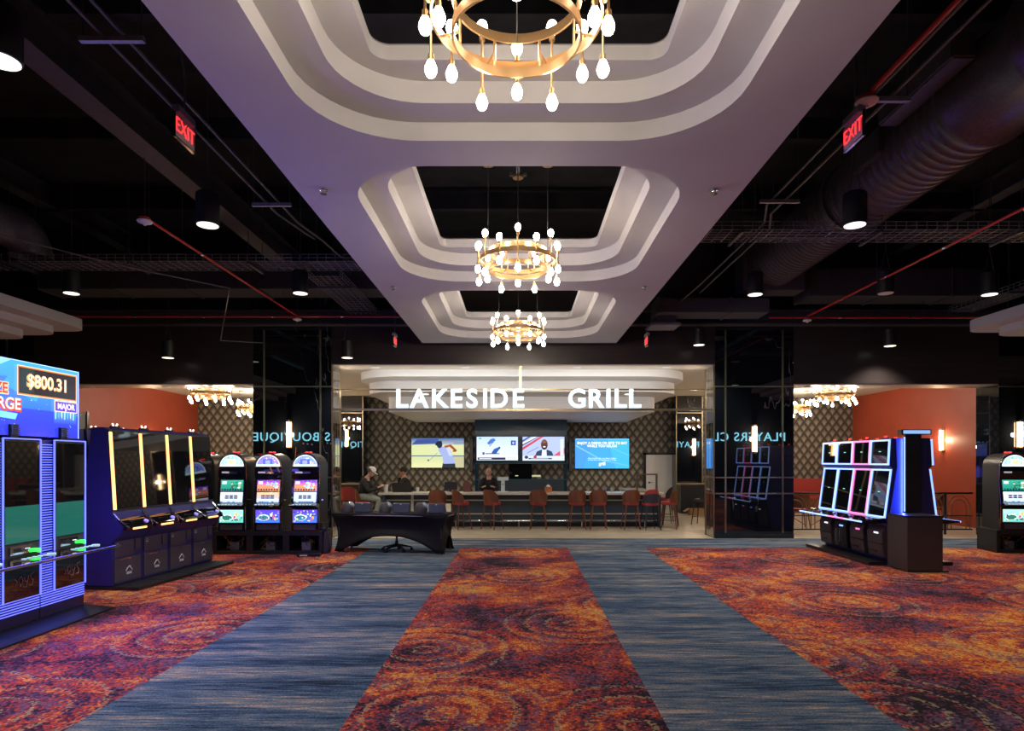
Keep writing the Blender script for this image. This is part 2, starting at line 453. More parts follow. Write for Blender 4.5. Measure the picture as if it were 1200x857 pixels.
# header over the openings
struct(MB().box(-4.1,4.29,14.0,14.7,3.81,CEIL).build('wall_header_grill', HEADER))
struct(MB().box(-10.6,-5.81,14.0,14.7,3.38,CEIL).build('wall_header_left', HEADER))
struct(MB().box(6.01,10.5,14.0,14.7,3.38,CEIL).build('wall_header_right', HEADER))
SOFB = mat('beige_header_underside', (.5,.44,.36), .35)
struct(MB().box(-4.1,4.29,14.02,14.68,3.79,3.81).build('trim_1', SOFB))
struct(MB().box(-10.6,-5.81,14.02,14.68,3.36,3.38).build('trim_2', SOFB))
struct(MB().box(6.01,10.5,14.02,14.68,3.36,3.38).build('trim_3', SOFB))
# marble clad columns with brass inlay
def column(n, x0, x1, vx, sides):
    c = struct(MB().box(x0,x1,14.0,14.7,0,CEIL).build('column.%03d' % n, MARBLE))
    t = MB()
    for x in vx: t.box(x-.018,x+.018,13.985,14.0,.12,4.55)
    for z in (.98, 1.33, 3.32): t.box(x0,x1,13.988,14.0,z-.015,z+.015)
    t.box(x0,x1,13.98,14.0,0,.10,1)
    t.build('brass_inlay', [GOLD, BLACKG], c)
    for sx, s in sides:
        mb = MB().box(sx, sx+s*.012, 14.05,14.65,.02,3.79)
        mb.build('mirror_facing', MIRROR, c)
        tr = MB()
        for y in (14.03, 14.66): tr.box(sx, sx+s*.03, y-.015, y+.015, 0, 3.79)
        for y in (14.24, 14.45): tr.box(sx, sx+s*.016, y-.005, y+.005, 0, 3.79)
        for z in (.98,1.33,2.55,3.32): tr.box(sx, sx+s*.025, 14.03, 14.66, z-.012, z+.012)
        tr.build('chrome_edging', GOLD, c)
    return c
column(1, -5.81, -4.10, (-5.57, -4.34), [(-4.10, 1)])
column(2, 4.29, 6.01, (4.52, 5.77), [(4.29, -1)])
column(3, 10.5, 13.9, (11.6, 12.8), [])
column(4, -12.9, -10.6, (-12.4, -11.2), [])
# black marble panels and half height ledges inside the grill
for nm, x0, x1 in (('wall_left_marble', -6.15, -5.2), ('wall_right_marble', 5.25, 6.15)):
    c = struct(MB().box(x0,x1,21.4,21.98,0,3.86).build(nm, MARBLE))
    MB().box(x0,x1,21.385,21.4,3.28,3.31).box(x0,x0+.03,21.385,21.4,0,3.86).box(x1-.03,x1,21.385,21.4,0,3.86).build('brass_inlay', GOLD, c)
for n, (x0, x1) in enumerate(((-5.9,-5.05),(5.2,6.1))):
    t = thing('half_height_cabinet', ('black half-height cabinet with brass ledge behind the seated man in the cap', 'black half-height cabinet with brass ledge beside the white door')[n], 'cabinet', ((x0+x1)/2, 20.8, 0))
    hw = (x1-x0)/2
    MB().box(-hw,hw,-.25,.3,0,.92).build('body', BLACK, t, bevel=.005)
    MB().box(-hw-.02,hw+.02,-.28,.32,.92,.96).build('ledge', GOLD, t, bevel=.004)
# dark doorway in the left terracotta wall
d = struct(MB().box(-11.03,-10.99,14.75,16.3,0,2.9).build('door_1', BLACK))
MB().box(-10.99,-10.96,16.25,16.33,0,2.95).build('door_frame', HEADER, d)

# white door of the grill
d = struct(MB().box(4.36,5.26,21.93,21.985,0,1.9).build('door_2', mat('white_door_paint', (.72,.71,.68), .5), bevel=.004))
MB().box(4.28,4.36,21.92,21.99,0,1.97).box(5.26,5.34,21.92,21.99,0,1.97).box(4.28,5.34,21.92,21.99,1.9,1.97).build('door_frame', BLACK, d)
MB().cyl((4.46,21.9,.95),(4.46,21.93,.95),.03).cyl((4.46,21.9,.95),(4.58,21.9,.95),.012).build('door_handle', CHROME, d)

# ------------------------------------------------------------------ coffered central soffit
def annulus(mb, outer, holes, z, m=0):
    loops = [outer]+holes
    flat = [Vector((p[0],p[1],0)) for l in loops for p in l]
    tris = tessellate_polygon([[Vector((p[0],p[1],0)) for p in l] for l in loops])
    vs = [mb.bm.verts.new((p.x,p.y,z)) for p in flat]
    for t in tris: mb._f([vs[i] for i in t], m)
def riser(mb, loop, z0, z1, m=0):
    a = [mb.bm.verts.new((p[0],p[1],z0)) for p in loop]; b = [mb.bm.verts.new((p[0],p[1],z1)) for p in loop]
    n = len(loop)
    for i in range(n): mb._f([a[i],a[(i+1)%n],b[(i+1)%n],b[i]], m, True)
s = MB(); SX0, SX1, SY0, SY1 = -2.05, 2.07, -2.0, 13.6
cof = [(1.4,5.0),(5.43,8.93),(9.4,13.05)]
o0 = [rrect(-1.53,1.53,a,b,.75) for a, b in cof]
o1 = [rrect(-1.27,1.27,a+.26,b-.27,.58) for a, b in cof]
o2 = [rrect(-1.02,1.02,a+.5,b-.52,.12) for a, b in cof]
outer = [(SX0,SY0),(SX1,SY0),(SX1,SY1),(SX0,SY1)]
annulus(s, outer, o0, 4.2)
for k in range(3):
    riser(s, o0[k], 4.2, 4.343); annulus(s, o0[k], [o1[k]], 4.343)
    riser(s, o1[k], 4.343, 4.506); annulus(s, o1[k], [o2[k]], 4.506)
    riser(s, o2[k], 4.506, 4.61)
riser(s, outer, 4.2, 4.62); annulus(s, outer, o2, 4.62)
o = s.build('ceiling_soffit', SOFFIT, recalc=False)
struct(o)
# small sprinkler heads on the soffit
sp0 = None
for i, (x, y) in enumerate(((-1.8,5.9),(1.8,5.9),(-1.8,9.2),(1.8,9.2),(-1.82,2.6),(1.82,2.6))):
    m = MB().lathe([(.0,-.045),(.03,-.045),(.03,-.03),(.012,-.03),(.012,-.012),(.042,-.008),(.042,0)], n=12)
    o = m.build('fire_sprinkler', CHROME, loc=(x,y,4.202))
    tag(o, 'small sprinkler on the %s of the soffit %s' % (('left margin','right margin')[i%2], ('beside the middle recess','before the far recess','beside the nearest recess')[i//2]), 'sprinkler', 'sprinkler heads on the soffit')
# stepped side soffits
def side_cloud(name, s, x_in, yend, y0=-2):
    mb = MB()
    for k, (z0, z1, ins) in enumerate(((3.86,3.99,.62),(3.99,4.12,.31),(4.12,4.30,0))):
        xo = x_in*s+ins*s; xx = XL+.05 if s < 0 else XR-.05
        r = .35
        pts = [(xx,y0),(xo,y0)]
        for i in range(9):
            t = i/8*PI/2; pts.append((xo+s*(r-r*math.cos(t)), yend-ins-r+r*math.sin(t)))
        pts += [(xx,yend-ins)]
        mb.prism(pts, 'z', z0, z1, smooth=False)
    return struct(mb.build(name, SOFFIT))
side_cloud('ceiling_cloud_left', -1, 8.02, 12.0, 5)
side_cloud('ceiling_cloud_right', 1, 8.36, 12.1, 5)
# stepped soffit of the grill
def gslab(x0,x1,y0,y1,z0,z1,r): 
    pts = [(x0,y1)]
    for cx, a in ((x0+r,PI),(x1-r,1.5*PI)):
        for i in range(13): t = a+PI/2*i/12; pts.append((cx+r*math.cos(t), y0+r+r*math.sin(t)))
    pts.append((x1,y1)); return pts
g = MB()
g.prism(gslab(-3.95,4.1,14.95,21.95,3.67,3.86,1.2), 'z', 3.67, 3.86)
g.prism(gslab(-3.88,4.03,15.8,21.95,3.4,3.67,.9), 'z', 3.4, 3.67)
g.prism(gslab(-3.5,3.65,17.0,21.95,3.01,3.4,.25), 'z', 3.01, 3.4)
struct(g.build('ceiling_grill_soffit', mat('white_grill_plaster', (.72,.71,.69), .5)))

# beams, joists
for n, (x, w_, z) in enumerate(((-4.4,.28,5.35),(-8.4,.25,6.2),(8.2,.25,6.2))):
    b = MB().box(x-w_/2,x+w_/2,-2.9,13.9,z,z+.03).box(x-.01,x+.01,-2.9,13.9,z+.03,z+.35).box(x-w_/2,x+w_/2,-2.9,13.9,z+.35,z+.38)
    struct(b.build('beam.%03d' % n, STEELB))
b = MB()
for y in (1.5,4,6.5,9,11.5): b.box(XL+.05,XR-.05,y-.06,y+.06,6.2,6.5)
struct(b.build('beam_joists', BLACKC))
b = MB().box(-12.9,13.9,13.7,13.95,4.62,4.66).box(-12.9,13.9,13.81,13.84,4.66,4.9).box(-12.9,13.9,13.7,13.95,4.9,4.94)
struct(b.build('beam_front', STEELB))

# ------------------------------------------------------------------ ducts
t = thing('spiral_duct', 'large dark ribbed spiral air duct running along the right of the ceiling', 'duct', (4.95,12.4,5.56))
def duct_profile(L, r, pitch):
    pr = []; z = 0
    while z < L:
        pr += [(r,z),(r,z+pitch*.72),(r+.012,z+pitch*.8),(r+.012,z+pitch*.95)]; z += pitch
    return pr
MX = Matrix.Rotation(PI/2, 4, 'X')   # z -> -y
MB().lathe(duct_profile(2.9,.48,.12), n=40, M=MX).build('ribbed_section', DUCT, t, ang=60)
MB().lathe([(.53,0),(.53,.12)], c=(0,-2.95,0), n=40, M=MX).build('collar', DUCT, t)
MB().lathe(duct_profile(2.5,.50,.14), c=(0,-3.05,0), n=40, M=MX).build('ribbed_section', DUCT, t, ang=60)
MB().lathe([(.54,0),(.54,.06),(.50,.1),(.50,.9),(.56,1.0),(.56,1.06),(.52,1.1),(.52,3.2),(.57,3.24),(.57,3.34),(.53,3.4),(.53,7)], c=(0,-5.6,0), n=40, M=MX).build('smooth_section', DUCT, t, ang=50)
MB().box(-.55,-.35,-4.6,-3.9,-.1,.25).box(-.75,-.5,-6.2,-4.9,.05,.3).build('branch_box', DUCT, t, bevel=.02)
MB().box(-.6,.6,0,.5,-.55,.5).build('end_box', DUCT, t, bevel=.01)
for y in (-1.2,-4.2,-7.2):
    for s_ in (-1,1): MB().cyl((s_*.5,y,0),(s_*.5,y,1.03),.008).build('hanger_rod', STEELB, t)

def boxduct(name, label, x0,x1,y0,y1,z0,z1,m=DUCT):
    t = thing(name, label, 'duct', ((x0+x1)/2,(y0+y1)/2,z0)); hx, hy, h = (x1-x0)/2, (y1-y0)/2, z1-z0
    MB().box(-hx,hx,-hy,hy,0,h).build('duct_body', m, t, bevel=.01)
    k = -hx+.02
    while k < hx: MB().box(k,k+.04,-hy-.02,hy+.02,-.02,h+.02).build('flange', m, t); k += 1.4
    for s_ in (-1,1): MB().cyl((s_*hx*.8,0,h),(s_*hx*.8,0,CEIL-z0-.01),.008).build('hanger_rod', STEELB, t)
    return t
boxduct('rectangular_duct', 'wide dark rectangular duct crossing the left ceiling behind the cable tray', -9.2,-2.6,12.2,12.9,4.98,5.5, STEELB)
boxduct('rectangular_duct', 'grey rectangular duct crossing the right ceiling below the spiral duct', 2.7,4.9,12.5,13.1,4.6,4.88)
boxduct('rectangular_duct', 'dark rectangular duct crossing the far right of the ceiling', 5.7,9.2,12.6,13.3,4.95,5.5, STEELB)
t = thing('air_diffuser', 'flat grey square air unit hanging right of the soffit end', 'ventilation unit', (2.95,13.1,4.42))
MB().box(-.3,.3,-.3,.3,0,.05).build('face', GALV, t, bevel=.01)
MB().box(-.22,.22,-.22,.22,.05,.25).build('plenum', DUCT, t, bevel=.01)
MB().cyl((-.2,0,.25),(-.2,0,.45),.008).cyl((.2,0,.25),(.2,0,.45),.008).build('hanger_rod', STEELB, t)
t = thing('round_duct', 'dark round air duct with an elbow at the upper left', 'duct', (-8.05,10.2,5.4))
MB().lathe([(.33,0),(.33,.06),(.31,.1),(.31,2.5),(.34,2.55),(.34,2.62),(.31,2.66),(.31,6)], n=30, M=MX).build('straight_section', DUCT, t)
el = MB(); pr = None
for k in range(7):
    a = k/6*PI/2
    cc = Vector((.0,.35*math.sin(a)+.0,-.35+.35*math.cos(a))); nv = Vector((0,math.cos(a),-math.sin(a)))
    up = Vector((0,math.sin(a),math.cos(a)))
    row = [el.bm.verts.new(cc+Vector((1,0,0))*.31*math.cos(q*PI/12)+up*.31*math.sin(q*PI/12)) for q in range(24)]
    if pr:
        for q in range(24): el._f([pr[q],pr[(q+1)%24],row[(q+1)%24],row[q]],0,True)
    pr = row
el.build('elbow', DUCT, t)
MB().cyl((0,-1.5,.31),(0,-1.5,1.19),.008).cyl((0,-4.5,.31),(0,-4.5,1.19),.008).build('hanger_rod', STEELB, t)

# ------------------------------------------------------------------ cable trays
def cable_tray(label, p0, p1, wd, z, h=.11):
    """wire mesh tray from p0 to p1 (x,y)"""
    a = Vector((*p0,0)); b = Vector((*p1,0)); L = (b-a).length; ang = math.atan2(b.y-a.y, b.x-a.x)
    t = thing('cable_tray', label, 'cable tray', (a.x,a.y,z), ang)
    m = MB(); r = .004; hw = wd/2
    for yy, zz in [(-hw,h),(-hw,h*.5),(hw,h),(hw,h*.5)]+[(-hw+wd*i/5,0) for i in range(6)]:
        m.box(0,L,yy-r,yy+r,zz-r,zz+r)
    k = .05
    while k < L:
        m.box(k-r,k+r,-hw,hw,-r,r); m.box(k-r,k+r,-hw-r,-hw+r,0,h); m.box(k-r,k+r,hw-r,hw+r,0,h); k += .14
    m.build('wire_mesh', GALV, t)
    c = MB()
    for i in range(7):
        y = -hw*.7+wd*.7*i/6; q = Vector((.02,y,.02)); k = 0
        pts = [q.copy()]
        while k < L-.4:
            k += .8; pts.append(Vector((min(k,L-.02), y+R.uniform(-.03,.03), .02+R.uniform(0,.02))))
        for u_, v_ in zip(pts[:-1], pts[1:]): c.cyl(u_, v_, .011, n=6)
    c.build('cable', mat('cable_jacket', (.06,.065,.08), .5), t)
    k = .6
    while k < L:
        MB().cyl((k,-hw-.03,-.03),(k,-hw-.03,CEIL-z-.01),.006,n=6).cyl((k,hw+.03,-.03),(k,hw+.03,CEIL-z-.01),.006,n=6).box(k-.02,k+.02,-hw-.05,hw+.05,-.05,-.02).build('hanger', STEELB, t); k += 1.9
cable_tray('wire cable tray crossing the ceiling left of the pale soffit', (-12.5,10.45), (-2.35,10.45), .5, 4.88)
cable_tray('wire cable tray crossing the ceiling right of the soffit, under the spiral duct', (2.45,9.0), (13.4,9.0), .5, 4.86)
cable_tray('wire cable tray running towards the wall beside the soffit, left', (-3.3,10.8), (-3.3,13.65), .55, 4.82)
cable_tray('wire cable tray slanting above the blue-grey stepped ceiling at right', (9.4,9.4), (9.4,13.65), .5, 4.86)

# ------------------------------------------------------------------ conduits
CON = mat('grey_conduit', (.16,.16,.17), .4, .6)
def conduit(label, pts, r=.014, m=CON):
    o = MB().path([Vector(p) for p in pts], r, m=0).build('electrical_conduit', m)
    return tag(o, label, 'conduit')
conduit('inner conduit of the pair running beside the left edge of the soffit', [(-2.97,-1,4.9),(-2.97,8.6,4.9),(-2.85,9.3,4.9),(-2.85,10.2,4.96),(-2.4,11.2,4.96)])
conduit('outer conduit of the pair running beside the left edge of the soffit', [(-3.13,-1,4.9),(-3.13,8.3,4.9),(-3.0,9.0,4.9),(-3.0,9.4,4.96)])
conduit('inner conduit of the pair beside the right edge of the soffit', [(3.1,-1,4.9),(3.1,8.0,4.9),(3.3,8.6,4.9),(3.3,11.5,4.9),(3.0,13.4,4.7)])
conduit('outer conduit of the pair beside the right edge of the soffit', [(3.27,-1,4.9),(3.27,8.3,4.9),(3.45,8.8,4.9),(3.45,12.2,4.9)])
conduit('thin conduit crossing the upper left ceiling above the stepped side soffit', [(-8.6,7.2,4.95),(-6.9,9.5,4.85),(-6.6,9.7,4.8),(-6.2,10.2,4.78),(-5.2,11.5,4.8),(-5.6,12.2,4.5),(-6.2,13.3,4.2),(-5.4,13.6,4.2)], .012)
for i, (x, y, sd) in enumerate(((-3.05,4.8,'left'),(-3.05,7.9,'left'),(3.18,5.6,'right'),(3.18,7.8,'right'))):
    t = thing('strut_hanger', 'short slotted strut carrying the conduit pair on the %s, %s' % (sd, ('nearer','farther')[i%2]), 'hanger', (x,y,4.84))
    MB().box(-.24,.24,-.02,.02,0,.04).build('strut', GALV, t)
    MB().cyl((-.22,0,0),(-.22,0,CEIL-4.85),.006,n=6).cyl((.22,0,0),(.22,0,CEIL-4.85),.006,n=6).build('rod', STEELB, t)

# ------------------------------------------------------------------ sprinkler pipes
def redpipe(label, a, b, heads=(), r=.017):
    t = thing('sprinkler_pipe', label, 'pipe', a)
    d = Vector(b)-Vector(a)
    MB().cyl((0,0,0), d, r, n=10).build('pipe_run', REDPIPE, t)
    n = max(2, int(d.length/1.3)); c = MB()
    for k in range(1, n):
        p = d*k/n; u_ = d.normalized(); c.cyl(p-u_*.03, p+u_*.03, r*1.35, n=10)
    c.build('coupling', CHROME, t)
    h = MB()
    for k in (.15,.55,.85): p = d*k; h.cyl(p, p+Vector((0,0,CEIL-a[2]-p.z-.01)), .004, n=5)
    h.build('hanger_rod', STEELB, t)
redpipe('red sprinkler pipe running towards the wall through the left ceiling', (-4.5,7.77,4.63), (-4.5,13,4.63))
redpipe('red sprinkler pipe running towards the wall through the right ceiling', (5.86,7.4,4.63), (5.86,13,4.63))
redpipe('bright red pipe at the top right beside the soffit edge', (2.82,1.8,4.66), (2.82,5.1,4.66), r=.02)
redpipe('red pipe crossing left to right along the wall on the left', (-9.2,13.02,4.63), (-2.2,13.02,4.63))
redpipe('red pipe crossing left to right along the wall on the right', (5.1,13.02,4.61), (10.8,13.02,4.61))
def detector(label, p, s=1.):
    t = thing('sprinkler_canopy', label, 'sprinkler', p)
    MB().lathe([(0,-.04),(.015,-.04),(.022,-.025),(.075,-.008),(.088,.008),(.08,.02),(0,.025)], n=24).build('white_plate', WHITE, t)
    MB().lathe([(.0,.02),(.06,.025),(.065,.05),(.035,.06),(0,.06)], n=12).build('red_fitting', REDPIPE, t)
    MB().cyl((0,0,.06),(0,0,CEIL-p[2]-.01),.005,n=5).build('hanger_rod', STEELB, t)
detector('white round detector with red fitting at the near end of the left red pipe', (-4.5,7.7,4.57))
detector('white round detector where the two left red pipes meet', (-4.5,13.0,4.56))
detector('white round detector at the end of the bright red pipe beside the right exit sign', (2.8,5.15,4.58))
detector('white round detector with red fitting at the far right end of the red pipe', (5.86,7.3,4.57))
detector('white round detector where the two right red pipes meet', (5.86,13.0,4.54))

# ------------------------------------------------------------------ exit signs
def exit_sign(label, x, y, z, face):
    """plane parallel to y, lettering on the side facing the camera aisle; face=+1 looks to +x"""
    rz = PI/2 if face > 0 else -PI/2
    t = thing('exit_sign', label, 'exit sign', (x,y,z), rz)
    MB().box(-.15,.15,-.006,.006,-.2,0).build('acrylic_panel', mat('pale_edge_lit_acrylic', (.42,.38,.40), .3), t)
    MB().box(-.155,.155,-.012,.012,-.205,-.197).box(-.155,-.147,-.012,.012,-.205,0).box(.147,.155,-.012,.012,-.205,0).build('frame', CHROME, t)
    text_obj('lettering', 'EXIT', .165, LEDRED, t, (0,-.012,-.1), sx=.88, offset=-.004)
    text_obj('lettering', 'EXIT', .165, LEDRED, t, (0,.012,-.1), rz=PI, sx=.88, offset=-.004)
    MB().box(-.13,.13,-.03,.03,0,.06).build('housing', GALV, t, bevel=.004)
    MB().path([(0,0,.06),(.02,0,.3),(-.03,.02,.6),(0,.02,CEIL-z-.02)], .008, n=6).build('flex_conduit', CON, t)
exit_sign('red EXIT sign hanging left of the soffit, seen at an angle', -2.72, 5.2, 4.47, 1)
exit_sign('red EXIT sign hanging right of the soffit below the duct', 2.76, 5.27, 4.51, -1)
exit_sign('distant exit sign seen nearly edge-on left of the soffit end', -2.5, 12.9, 4.2, 1)
exit_sign('distant exit sign seen nearly edge-on right of the soffit end', 2.58, 12.9, 4.2, -1)

# ------------------------------------------------------------------ pendant cans
def can(label, x, y, z, lit=True, e=215):
    t = thing('cylinder_pendant', label, 'pendant light', (x,y,z), 0, 'black cylinder pendants')
    MB().lathe([(.118,0),(.125,.004),(.125,.34),(.11,.36),(.03,.36),(.03,.36)], n=28).build('housing', BLACK, t)
    MB().lathe([(0,-.006),(.112,-.006),(.112,-.001),(0,-.001)], n=28).build('lens', LAMPW if lit else WHITE, t)
    MB().path([(-.07,0,.36),(0,0,.75)], .004, n=5).path([(.07,0,.36),(0,0,.75)], .004, n=5).cyl((0,0,.75),(0,0,CEIL-z-.01),.006,n=6).build('hanging_cable', STEELB, t)
    if lit: light('SPOT', 'pendant_beam', (0,0,-.03), e, (1,.90,.78), .1, t, spot=math.radians(120), blend=.8)
    return t
can('large black pendant light cut off at the upper left frame edge', -3.52,4.35,4.42)
can('black pendant light left of the soffit, before the cable tray', -3.5,7.2,4.35)
can('black pendant light right of the soffit, in front of the spiral duct', 3.78,7.2,4.35)
can('black pendant light at far left above the stepped side soffit', -7.27,10.4,4.42)
can('black pendant light under the left wire cable tray beside the soffit', -3.55,10.4,4.42)
can('black pendant light between the soffit and the end of the spiral duct', 3.84,10.4,4.4)
can('unlit black pendant light behind the slanting red pipe on the right', 5.96,10.4,4.42, False)
can('black pendant light above the blue-grey stepped ceiling at right', 7.65,10.4,4.4)
can('black pendant light in front of the left brown header wall', -7.4,13.5,3.87)
can('black pendant light at the left end of the grill header', -3.62,13.5,3.87)
can('black pendant light in front of the right brown header wall', 7.83,13.5,4.12)
can('black pendant light at the right end of the grill header', 3.8,13.5,4.14)
for i, (x, y) in enumerate(((-7,5.0),(-7,1.0),(-3.5,1.0),(3.8,1.2),(7.6,1.2),(7.6,5.5),(-10.5,2.5),(11,3),(0,-1.6),(-1,.2))):  # unseen pendants added around the camera as fill for the hall
    if i < 8: can('added fill pendant light, unseen, behind or beside the camera', x, y, 4.35)

# recessed downlights in the header undersides
def downlight(label, x, y, z, e=18, grp='recessed downlights'):
    t = thing('recessed_downlight', label, 'downlight', (x,y,z), 0, grp)
    MB().lathe([(.085,-.012),(.10,-.004),(.10,0),(.085,0)], n=24).build('trim_ring', WHITE, t)
    MB().lathe([(0,-.006),(.085,-.006),(.085,-.001),(0,-.001)], n=24).build('lens', LAMPW, t)
    light('SPOT', 'downlight_beam', (0,0,-.03), e, (1,.84,.66), .08, t, spot=math.radians(120), blend=.7)
for i, x in enumerate((-9.6,-7.9,-6.3)): downlight('recessed downlight under the left header, %s' % ('outermost','middle one','next to the marble column')[i], x, 14.35, 3.36)
for i, x in enumerate((6.5,8.2,9.9)): downlight('recessed downlight under the right header, %s' % ('next to the marble column','middle one','outermost')[i], x, 14.35, 3.36)
for i, x in enumerate((-3.2,-1.2,1.3,3.3)): downlight('recessed downlight under the grill header, %s' % ('at its left end','left of the sign rod','right of the sign rod','at its right end')[i], x, 14.3, 3.79, 45)
# ------------------------------------------------------------------ chandeliers
def make_chandelier(label, loc, cable_top, bulb_e=150):
    t = thing('ring_chandelier', label, 'chandelier', loc, 0, None)
    MB().ring((0,0,0), .425, .012, .05).build('large_ring', BRASS, t)
    MB().ring((0,0,.09), .32, .012, .05).build('upper_ring', BRASS, t)
    MB().ring((0,0,-.1), .32, .012, .05).build('lower_ring', BRASS, t)
    for k in range(8):
        sp_ = MB()
        a = 2*PI*k/8+PI/8; c, s_ = math.cos(a), math.sin(a)
        sp_.cyl((.32*c,.32*s_,-.1),(.32*c,.32*s_,.09),.007,n=8).cyl((.32*c,.32*s_,.0),(.425*c,.425*s_,0),.007,n=8)
        sp_.build('spacer_bar', BRASS, t)
    stem_l = stem_s = bulb = sock = None
    for k in range(14):
        a = 2*PI*k/14-PI/2; h = .155 if k % 2 == 0 else .07
        r = .455
        p = (r*math.cos(a), r*math.sin(a), 0)
        src = stem_l if k % 2 == 0 else stem_s
        if src is None:
            src = MB().cyl((0,0,-h),(0,0,h),.007,n=8).box(-.03,.0,-.006,.006,-.006,.006).cyl((0,0,h-.02),(0,0,h+.012),.016,n=12).cyl((0,0,-h-.012),(0,0,-h+.02),.016,n=12).build('stem', BRASS, t)
            if k % 2 == 0: stem_l = src
            else: stem_s = src
            o = src
        else: o = src.copy(); COL.objects.link(o)
        o.location = p; o.rotation_euler = (0,0,a)
        for sg in (-1, 1):
            if bulb is None:
                bulb = MB().lathe([(0,.0),(.014,.002),(.022,.018),(.031,.042),(.031,.058),(.022,.08),(.012,.088),(0,.09)], n=16).build('bulb', BULB, t); b = bulb
            else: b = bulb.copy(); COL.objects.link(b)
            b.parent = o; b.location = (0, 0, sg*(h+.008)); b.rotation_euler = (0 if sg > 0 else PI, 0, 0)
    pts = [(-.33,-.1),(.33,-.1),(0,.22)]
    for x, y in pts: MB().cyl((x,y,0),(x,y,cable_top),.003,n=5).build('suspension_cable', STEELB, t)
    for x, y in pts: MB().lathe([(0,-.025),(.06,-.025),(.065,-.01),(.065,0),(0,0)], n=20).build('ceiling_canopy', BRASS, t, loc=(x,y,cable_top))
    MB().cyl((0,0,.09),(0,0,cable_top),.006,n=6).build('centre_cord', BLACK, t)
    MB().box(-.45,.45,-.12,-.08,cable_top,cable_top+.04).box(-.1,.1,.2,.24,cable_top,cable_top+.04).box(-.02,.02,-.1,.22,cable_top,cable_top+.04).build('mounting_strut', STEELB, t)
    return t
CHX = -.01
c0 = make_chandelier('large brass ring chandelier with globe bulbs, nearest, cut off by the frame top', (CHX,3.2,3.93), 1.05, 75)
c1 = dup(c0, (CHX,7.2,3.95), 0, 'brass ring chandelier under the middle soffit recess, seen whole')
c2 = dup(c0, (CHX,11.1,3.95), 0, 'brass ring chandelier under the far soffit recess, smallest of the three')
s0 = dup(c0, (-7.32,15.2,3.3), .2, 'brass ring chandelier in the left side room before the terracotta wall')
s1 = dup(c0, (7.6,15.4,3.28), .1, 'brass ring chandelier in the right side room near the marble column')
s2 = dup(c0, (-8.3,20,3.33), .1, 'brass chandelier deeper in the left side room, half hidden by the column')
s3 = dup(c0, (8.62,20,3.33), .1, 'brass chandelier deeper in the right side room, half hidden by the column')
for c, h in ((s0,.57),(s1,.59),(s2,.54),(s3,.54)):
    for ch in list(c.children):
        n = ch.name.split('.')[0]
        if n == 'mounting_strut': bpy.data.objects.remove(ch)
        elif n == 'suspension_cable': ch.scale = (1,1,(h-.01)/1.05)
        elif n == 'centre_cord': ch.scale = (1,1,(h-.01)/1.05)
        elif n == 'ceiling_canopy': ch.location.z = h-.005
for n, c in enumerate((c0,c1,c2,s0,s1,s2,s3)): c['group'] = 'brass ring chandeliers'

# ------------------------------------------------------------------ lettering
LET = mat('lit_channel_letters', (.9,.95,1), .4, emit=(.60,.90,1), es=1.35)
t = thing('grill_sign', 'white lit letters LAKESIDE GRILL on brass rails across the opening', 'sign', (0,14.1,0))
MB().box(-4.08,4.27,-.02,.02,2.80,2.845).box(-4.08,4.27,-.02,.02,3.25,3.28).build('mounting_rail', GOLD, t)
MB().box(.01,.06,-.02,.02,3.28,3.785).build('hanger_post', GOLD, t)
for sx_ in (-2.1, 2.1): light('AREA', 'added_soffit_wash', (sx_,.04,3.30), 20, (1,.95,.88), (4.0,.03), t, rot=(math.radians(108),0,0))  # added strips on the rail, brightening the stepped grill soffit
LW = [('L',-2.58),('A',-2.19),('K',-1.75),('E',-1.38),('S',-1.03),('I',-.74),('D',-.44),('E',.02-.04)]
LW2 = [('G',1.28),('R',1.68),('I',1.97),('L',2.22),('L',2.54)]
for ch, x in LW+LW2:
    text_obj('letter', ch, .565, LET, t, (x,-.03,3.045), extrude=.035, offset=.012)
# signs behind the camera, mirrored in the marble columns
CY = mat('cyan_channel_letters', (.3,.8,.9), .4, emit=(.28,.80,1), es=8)
for s, x, lab in (('S BOUTIQUE', -11.0, 'lit lettering S BOUTIQUE high on the wall facing the left column'), ('PLAYERS CLUB', 10.75, 'lit lettering PLAYERS CLUB high on the wall facing the right column')):
    o = text_obj('wall_lettering', s, .60, CY, None, (x,YB+.03,2.83), rz=PI, extrude=.02, spacing=1.12)
    tag(o, lab, 'sign')

# ------------------------------------------------------------------ sconces
def sconce(label, loc, rz=0., e=16):
    t = thing('wall_sconce', label, 'wall light', loc, rz, 'tubular wall sconces')
    MB().box(-.06,.06,-.02,0,-.3,.3).build('backplate', GOLD, t, bevel=.004)
    MB().cyl((0,-.07,-.27),(0,-.07,.27),.035,n=20).build('glowing_tube', SCONCE, t)
    MB().cyl((0,-.07,-.31),(0,-.07,-.27),.042,n=20).cyl((0,-.07,.27),(0,-.07,.31),.042,n=20).box(-.015,.015,-.06,-.01,-.3,-.275).box(-.015,.015,-.06,-.01,.275,.3).build('end_cap', GOLD, t)
    if e: light('POINT', 'sconce_glow', (0,-.14,0), e, (1,.72,.45), .05, t)
sconce('glowing tube sconce on the left marble column above the slot machines', (-5.02,14.0,2.27))
sconce('glowing tube sconce on the right marble column', (5.15,14.0,2.17))
sconce('glowing tube sconce on the black marble behind the seated man', (-5.75,21.4,2.45))
sconce('glowing tube sconce on the black marble beside the white door', (5.85,21.4,2.15))
sconce('glowing tube sconce on the terracotta wall of the right room', (11.47,17.3,2.25), PI*-.5, 22)
sconce('glowing tube sconce on the marble column at the right frame edge', (10.93,14.0,2.27))
sconce('glowing tube sconce on the terracotta wall of the left room', (-11.03,19.0,2.25), PI*.5, 22)

